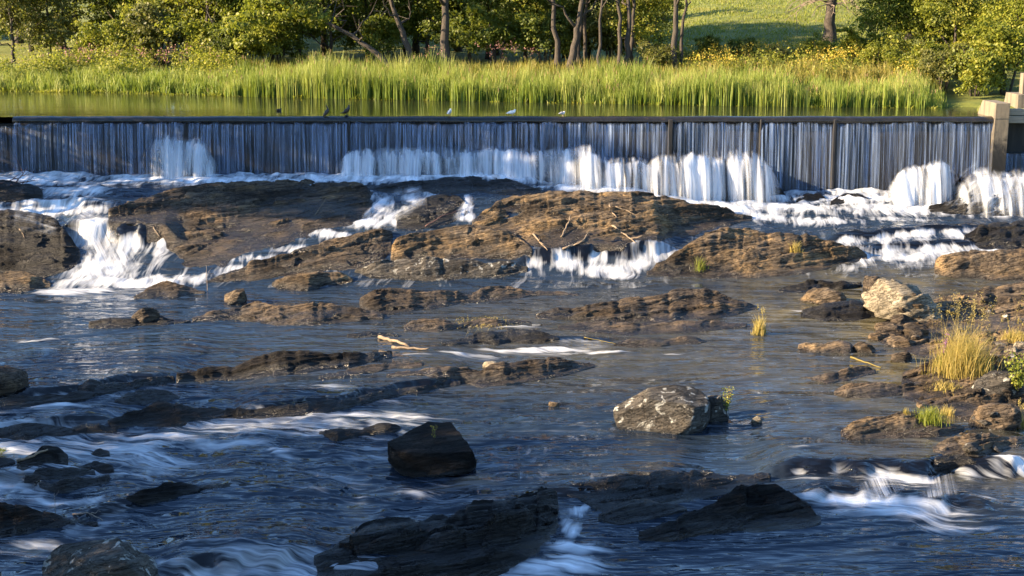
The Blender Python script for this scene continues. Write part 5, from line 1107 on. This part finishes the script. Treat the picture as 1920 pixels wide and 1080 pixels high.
# ------------------------------------------------------------------ things lying and growing on the rocks
bpy.context.view_layer.update(); dg = bpy.context.evaluated_depsgraph_get()
def hit(px, py):
    a, b = ray(px, py); d = Vector((float(a), 1.0, float(b))).normalized(); o = Vector((0, 0, CZ))
    for _ in range(8):
        ok, p, nrm, fi, ob, mt = scene.ray_cast(dg, o, d)
        if not ok: return at(px, py, float(solve(px, py)))
        if not ob.name.startswith(('waterfall', 'reeds')): return p
        o = p + d * 0.01
    return p
def stick(label, pix, r0, r1, mat='driftwood', lift=None, name='driftwood_stick', cat='stick', fork=0, seed=0):
    r0 *= 0.7; r1 *= 0.6; P = np.array([hit(*q)[:] for q in pix]); r = np.random.default_rng(seed + len(label)); n = 10
    s_ = np.linspace(0, 1, n); t_ = np.linspace(0, 1, len(P)); Q = np.stack([np.interp(s_, t_, P[:, i]) for i in range(3)], 1)
    Q[:, 2] += r0 * 0.8 + (0 if lift is None else np.interp(s_, np.linspace(0, 1, len(lift)), lift)); Q += r.normal(size=Q.shape) * r0 * 0.35
    bl = [tube(Q, np.linspace(r0, r1, n), 7)]
    for k in range(fork):
        i = r.integers(3, 8); dv = (Q[i + 1] - Q[i]); L = np.linalg.norm(Q[-1] - Q[0]) * r.uniform(0.2, 0.4); dv = dv / np.linalg.norm(dv) + r.normal(size=3) * 0.6 + np.array([0, 0, 0.4])
        bl.append(tube(Q[i] + dv / np.linalg.norm(dv) * L * np.linspace(0, 1, 5)[:, None] + np.concatenate([np.zeros((1, 3)), r.normal(size=(4, 3)) * 0.02]), np.linspace(r1 + 0.3 * (r0 - r1), r1 * 0.5, 5), 5))
    org = Q.mean(0); bl = [(v - org, f) for v, f in bl]
    return tag(link(name, tube_mesh(name, bl), M[mat], loc=tuple(org)), label, cat)
stick('short pale stick leaning on top of the driftwood slab', [(1143, 386), (1148, 400), (1158, 411)], 0.06, 0.03, fork=1)
stick('thin pale branch beside the short stick on the driftwood slab', [(1154, 388), (1175, 396), (1198, 406)], 0.035, 0.015, fork=2)
stick('long root slanting down the driftwood slab toward the side falls', [(1148, 424), (1170, 440), (1194, 458)], 0.07, 0.03, fork=1)
stick('curved root along the lower edge of the driftwood slab', [(1056, 469), (1075, 461), (1096, 452), (1103, 438)], 0.07, 0.04, fork=1)
stick('forked driftwood upright against the driftwood slab', [(1053, 445), (1062, 432), (1070, 418)], 0.06, 0.03, lift=(0, 0.1, 0.3), fork=2)
stick('root hanging between the orange-patched rock and the driftwood slab', [(1000, 440), (1012, 455), (1026, 470)], 0.06, 0.03, fork=2)
stick('dark red branch across the black rock beside the small chute', [(798, 428), (830, 412), (862, 398)], 0.05, 0.025, 'red_twig', lift=(0.05, 0.15, 0.05))
stick('weathered tan log end floating in midstream', [(711, 634), (735, 641), (768, 651)], 0.10, 0.07, name='floating_log', cat='log')
stick('second darker log lying behind the midstream log', [(735, 653), (770, 655), (806, 657)], 0.07, 0.05, name='floating_log', cat='log')
stick('yellow reed stem afloat near the crusty rock edge', [(1095, 633), (1125, 639), (1155, 646)], 0.022, 0.012, 'straw')
stick('yellow straw stem floating off the right bank', [(1595, 671), (1625, 681), (1652, 690)], 0.05, 0.02, 'straw')
stick('bare stem standing at the foot of the rivulet', [(389, 546), (389, 544)], 0.02, 0.01, 'dead_twig', lift=(0, 0.5, 1.0), fork=2)
stick('pale stick bleached on the dark slab at the edge', [(36, 430), (42, 438), (46, 447)], 0.03, 0.02)
stick('light twig in the crack of the broad brown slab', [(590, 405), (600, 390), (612, 372)], 0.025, 0.015)
stick('tuft of dry root at the lip of the broad brown slab', [(288, 428), (294, 436), (300, 446)], 0.05, 0.03, fork=3)
stick('stick lodged behind the sloping rock, lying level', [(136, 966), (165, 963), (192, 978)], 0.035, 0.02, 'dead_twig', fork=1)
stick('thin upright twig behind the sloping rock', [(104, 962), (104, 960)], 0.012, 0.006, 'dead_twig', lift=(0, 0.25, 0.5), fork=2)
stick('bark strip lying on the tallest rock of the edge cluster', [(32, 868), (60, 856), (90, 846)], 0.06, 0.04)
for k, (a, b, lb) in enumerate((((2, 346), (40, 338), 'longest twig of the pile at the dam foot'), ((20, 350), (66, 344), 'lower twig of the pile at the dam foot'), ((30, 345), (48, 334), 'upright twig of the pile at the dam foot'))):
    stick(lb, [a, b], 0.05, 0.02, 'red_twig', lift=(0.05, 0.3 if k == 2 else 0.12), fork=3, seed=k)
def drape(label, path, seed, dens=0.9, kx=1.0):
    """a thin skin of white water lying on whatever rock it runs over; path of (px, py, half width px)"""
    p = np.array(path, float); L = np.concatenate([[0], np.cumsum(np.hypot(*np.diff(p[:, :2], axis=0).T))]); m = int(max(10, L[-1] / 2.5)); q = np.linspace(0, L[-1], m)
    cx_ = smooth1(np.interp(q, L, p[:, 0]), 5); cy_ = smooth1(np.interp(q, L, p[:, 1]), 5); hw = np.interp(q, L, p[:, 2]); tx, ty = np.gradient(cx_), np.gradient(cy_); ln = np.hypot(tx, ty) + 1e-6
    n = int(max(9, hw.max() * 2 / 2.5)); w = np.linspace(-1, 1, n); V = np.zeros((m, n, 3)); r = np.random.default_rng(seed)
    for a_ in range(m):
        for b_ in range(n):
            h_ = hit(cx_[a_] - ty[a_] / ln[a_] * hw[a_] * w[b_], cy_[a_] + tx[a_] / ln[a_] * hw[a_] * w[b_] * 0.8); V[a_, b_] = (h_.x, h_.y - 0.03, h_.z + 0.035)
    fc = grid_faces(m, n); Vf = V.reshape(-1, 3); span = np.linalg.norm(Vf[fc].max(1) - Vf[fc].min(1), axis=1); fc = fc[span < 0.9]
    tt_ = np.linspace(0, 1, m)[:, None]; fo = (1 - np.abs(w)[None]**2.0) * np.clip(1.05 + 0.7 * fbm(Vf[:, 0].reshape(m, n) * 1.3, Vf[:, 1].reshape(m, n) * 0.8, 0, seed, 3), 0.15, 1.3) * dens * sstep(0, 0.12, tt_) * (1 - 0.6 * sstep(0.85, 1, tt_))
    fl_ = np.stack([w[None] * hw[:, None] / 45 * kx + seed, np.repeat(q[:, None] / 45, n, 1), np.zeros((m, n))], -1)
    tag(link('waterfall', new_mesh('waterfall', Vf, fc, True, {'foam': np.clip(fo, 0, 1.2).ravel(), 'flow': fl_.reshape(-1, 3)}), M['veil']), label, 'waterfall', kind='structure')
drape('stepped white cascade over the black rock in the middle', [(800, 358, 30), (760, 372, 44), (725, 390, 46), (700, 410, 40), (690, 425, 26)], 215, 0.85)
drape('little white chute beside the driftwood slab', [(876, 362, 10), (880, 380, 12), (870, 400, 20), (868, 418, 30)], 216, 1.0)
drape('upper white film on the steep rock below the pier', [(1860, 326, 50), (1835, 345, 56), (1805, 370, 50), (1780, 398, 50)], 217, 1.0)
drape('outer white film on the steep rock at the picture edge', [(1910, 322, 40), (1905, 345, 50), (1890, 370, 46), (1860, 398, 40)], 218, 0.95)
drape('thin water skin over the dark slab by the edge', [(20, 408, 36), (60, 416, 30), (110, 430, 20)], 219, 0.55)
drape('white water sliding into the two-step cascade', [(140, 400, 26), (175, 420, 34), (180, 440, 46), (200, 480, 60), (220, 520, 90)], 220, 0.8)
drape('thin trickles down the lip above the lower rapids', [(1640, 893, 40), (1650, 915, 50), (1660, 936, 60)], 221, 0.7, 1.5)
drape('second group of trickles down the lip above the lower rapids', [(1750, 890, 40), (1755, 912, 46), (1760, 936, 50)], 222, 0.65, 1.5)
def tuft(label, px, py, hpx, wpx, n, mat, seed, lean=0.4, width=0.014, heads=0, name='grass_tuft', cat='grass tuft', headmat='straw', seg=4):
    p = hit(px, py); ppm = F / p.y; Hh = hpx / ppm; Wd = wpx / ppm; r = np.random.default_rng(seed)
    C = np.stack([r.normal(0, Wd * 0.24, n), r.normal(0, Wd * 0.20, n), np.full(n, -0.06)], 1)
    H = Hh * r.uniform(0.15, 0.85, n)**1.1 * np.exp(-(C[:, 0] / (Wd * 0.55))**2 * 0.6)
    V, fc, T = blades(C, H, width, lean, r, seg, 0.5)
    t = empty(name, tuple(p), label, cat); link('blades', new_mesh('blades', V, fc, False, {'tone': T}), M[mat], t)['kind'] = 'stuff'
    if heads:
        C2 = C[:heads]; H2 = Hh * r.uniform(0.75, 1.05, heads); V, fc, T = blades(C2, H2, width * 0.7, lean * 0.5, r, seg, 0.3, tip=0.5)
        link('seed_stalks', new_mesh('seed_stalks', V, fc, False, {'tone': T}), M[headmat], t)['kind'] = 'stuff'
        tips = V.reshape(heads, seg + 1, 2, 3)[:, -1].mean(1); K = 26; Cc = np.repeat(tips, K, 0) + r.normal(size=(heads * K, 3)) * np.array([0.02, 0.02, 0.09]) * (Hh / 1.5)
        LV = leaf_quads(Cc, r.normal(size=Cc.shape), 0.035, r); link('seed_heads', new_mesh('seed_heads', LV, np.arange(len(Cc) * 4).reshape(-1, 4), False, {'tone': np.repeat(r.uniform(0, 1, len(Cc)), 4)}), M[headmat], t)['kind'] = 'stuff'
    return t
tuft('tall dry golden grass with drooping seed heads on the bank', 1805, 700, 165, 110, 1700, 'straw', 600, 0.55, 0.014, 46)
tuft('greener grass skirt at the water side of the tall golden grass', 1785, 690, 75, 60, 500, 'grass_green', 601, 0.45, 0.02)
tuft('bright green grass tuft on the split ledge', 1742, 788, 58, 62, 600, 'grass_green', 602, 0.5, 0.016)
tuft('yellow tuft just right of the bright green one', 1776, 778, 40, 34, 240, 'straw', 603, 0.5, 0.014)
tuft('little pale tuft left of the bright green one', 1699, 774, 26, 14, 80, 'straw', 604, 0.4, 0.014)
tuft('straw-coloured grass patch between the golden grass and the green tuft', 1772, 728, 34, 66, 360, 'straw', 605, 0.6, 0.016)
tuft('upright yellow-green clump standing in the shallows', 1424, 626, 60, 26, 260, 'straw', 606, 0.35, 0.022, 6)
tuft('small yellow tuft on top of the humped bedrock', 1491, 472, 42, 24, 170, 'straw', 607, 0.5, 0.024)
tuft('sparse green tuft at the low end of the humped bedrock', 1312, 506, 52, 28, 90, 'grass_green', 608, 0.5, 0.024)
tuft('patchy dry grass at the picture edge above the pale shards', 1905, 640, 50, 60, 420, 'straw', 609, 0.6, 0.02, 10)
tuft('thin grass hanging at the lower picture edge beside the jagged rock', 1912, 800, 60, 30, 200, 'straw', 610, 0.4, 0.016, 6)
tuft('tiny green weed at the far edge of the lower steps', 3, 845, 22, 26, 120, 'grass_green', 611, 0.8, 0.02)
tuft('raft of straw and dry stems washed onto a midstream rock', 905, 602, 16, 120, 240, 'straw', 612, 2.8, 0.02, seg=3)
tuft('short green stem at the bottom of the picture', 1541, 1078, 26, 5, 6, 'grass_green', 613, 0.2, 0.012)
def leafy(label, px, py, hpx, wpx, n, mat, seed, bloom=None, name='leafy_plant', cat='plant', stems=6, size=0.07, nb=120):
    p = hit(px, py); ppm = F / p.y; Hh = hpx / ppm; Wd = wpx / ppm; r = np.random.default_rng(seed); t = empty(name, tuple(p), label, cat); bl = []; C = []; B = []
    for k in range(stems):
        a = r.uniform(0, 6.28); tip = np.array([Wd * 0.5 * r.uniform(0.1, 1) * math.cos(a), Wd * 0.4 * math.sin(a), Hh * r.uniform(0.65, 1.0)]); q = np.linspace(0, 1, 6)[:, None]
        lp = np.array([0, 0, -0.06]) + tip * q * np.array([1, 1, 1]) + np.array([0, 0, 0.06]) * q; lp[:, :2] *= q**0.6; bl.append(tube(lp, np.linspace(0.012, 0.005, 6), 5))
        m = n // stems; u = r.uniform(0.25, 1.0, m); base = np.stack([np.interp(u, q[:, 0], lp[:, i]) for i in range(3)], 1); C.append(base + r.normal(size=(m, 3)) * np.array([0.06, 0.06, 0.03]) * Hh)
        if bloom: u = r.uniform(0.62, 1.0, nb // stems); base = np.stack([np.interp(u, q[:, 0], lp[:, i]) for i in range(3)], 1); B.append(base + r.normal(size=base.shape) * 0.018 * Hh)
    link('stem', tube_mesh('stem', bl), M['bark'], t); C = np.concatenate(C)
    link('leaves', new_mesh('leaves', leaf_quads(C, r.normal(size=C.shape) + np.array([-.3, -.3, .8]), size, r), np.arange(len(C) * 4).reshape(-1, 4), False, {'tone': np.repeat(r.uniform(0, 1, len(C)), 4)}), M[mat], t)['kind'] = 'stuff'
    if bloom: B = np.concatenate(B); link('flowers', new_mesh('flowers', leaf_quads(B, r.normal(size=B.shape), 0.035, r, 0.9), np.arange(len(B) * 4).reshape(-1, 4), False, {'tone': np.repeat(r.uniform(0, 1, len(B)), 4)}), M[bloom], t)['kind'] = 'stuff'
    return t
leafy('yellow-green flowering plant at the tail of the whale-backed boulder', 1362, 774, 62, 40, 150, 'grass_green', 620, 'goldenrod', nb=60)
leafy('green sprig growing on the dark square boulder', 815, 822, 28, 24, 60, 'leaf_lime', 621, stems=4, size=0.05)
leafy('purple loosestrife spikes beside the tall golden grass', 1767, 690, 74, 30, 90, 'leaf_mid', 622, 'purple_bloom', stems=5, nb=240)
leafy('yellow-green bush cut by the picture edge below the pale shards', 1908, 740, 100, 60, 900, 'grass_green', 623, None, 'leafy_bush', 'bush', 9, 0.09)

RUB = []
for k in range(6):
    v, f = ICO[3]; v = v.copy(); r = np.random.default_rng(700 + k)
    for _ in range(16):
        nrm = r.normal(size=3); nrm /= np.linalg.norm(nrm); ex = np.maximum(v @ nrm - r.uniform(0.45, 0.8), 0); v -= ex[:, None] * nrm
    RUB.append(new_mesh('stone', v * np.array([1, 0.75, 0.45]), f, False, {'wet': np.zeros(len(v))}))
r = np.random.default_rng(720); k = 0
while k < 70:
    px = r.uniform(1600, 1915); py = r.uniform(545, 850)
    if px < 1660 + abs(py - 640) * 0.35 or (py > 770 and px < 1800): continue
    p = hit(px, py); g = r.uniform(0.07, 0.26) * (1.6 if r.uniform() < 0.15 else 1)
    o = link('stone', RUB[k % 6], M[('tan_schist', 'schist', 'grey_stone')[k % 3]], loc=(p.x, p.y, p.z + 0.1 * g)); o.material_slots[0].link = 'OBJECT'; o.material_slots[0].material = M[('tan_schist', 'schist', 'grey_stone')[k % 3]]
    o.scale = (g, g, g); o.rotation_euler = (r.uniform(-.3, .3), r.uniform(-.3, .3), r.uniform(0, 6.28))
    tag(o, 'loose angular rubble stone scattered over the bedrock bank at the picture edge', 'stone', 'rubble stones on the bank'); k += 1
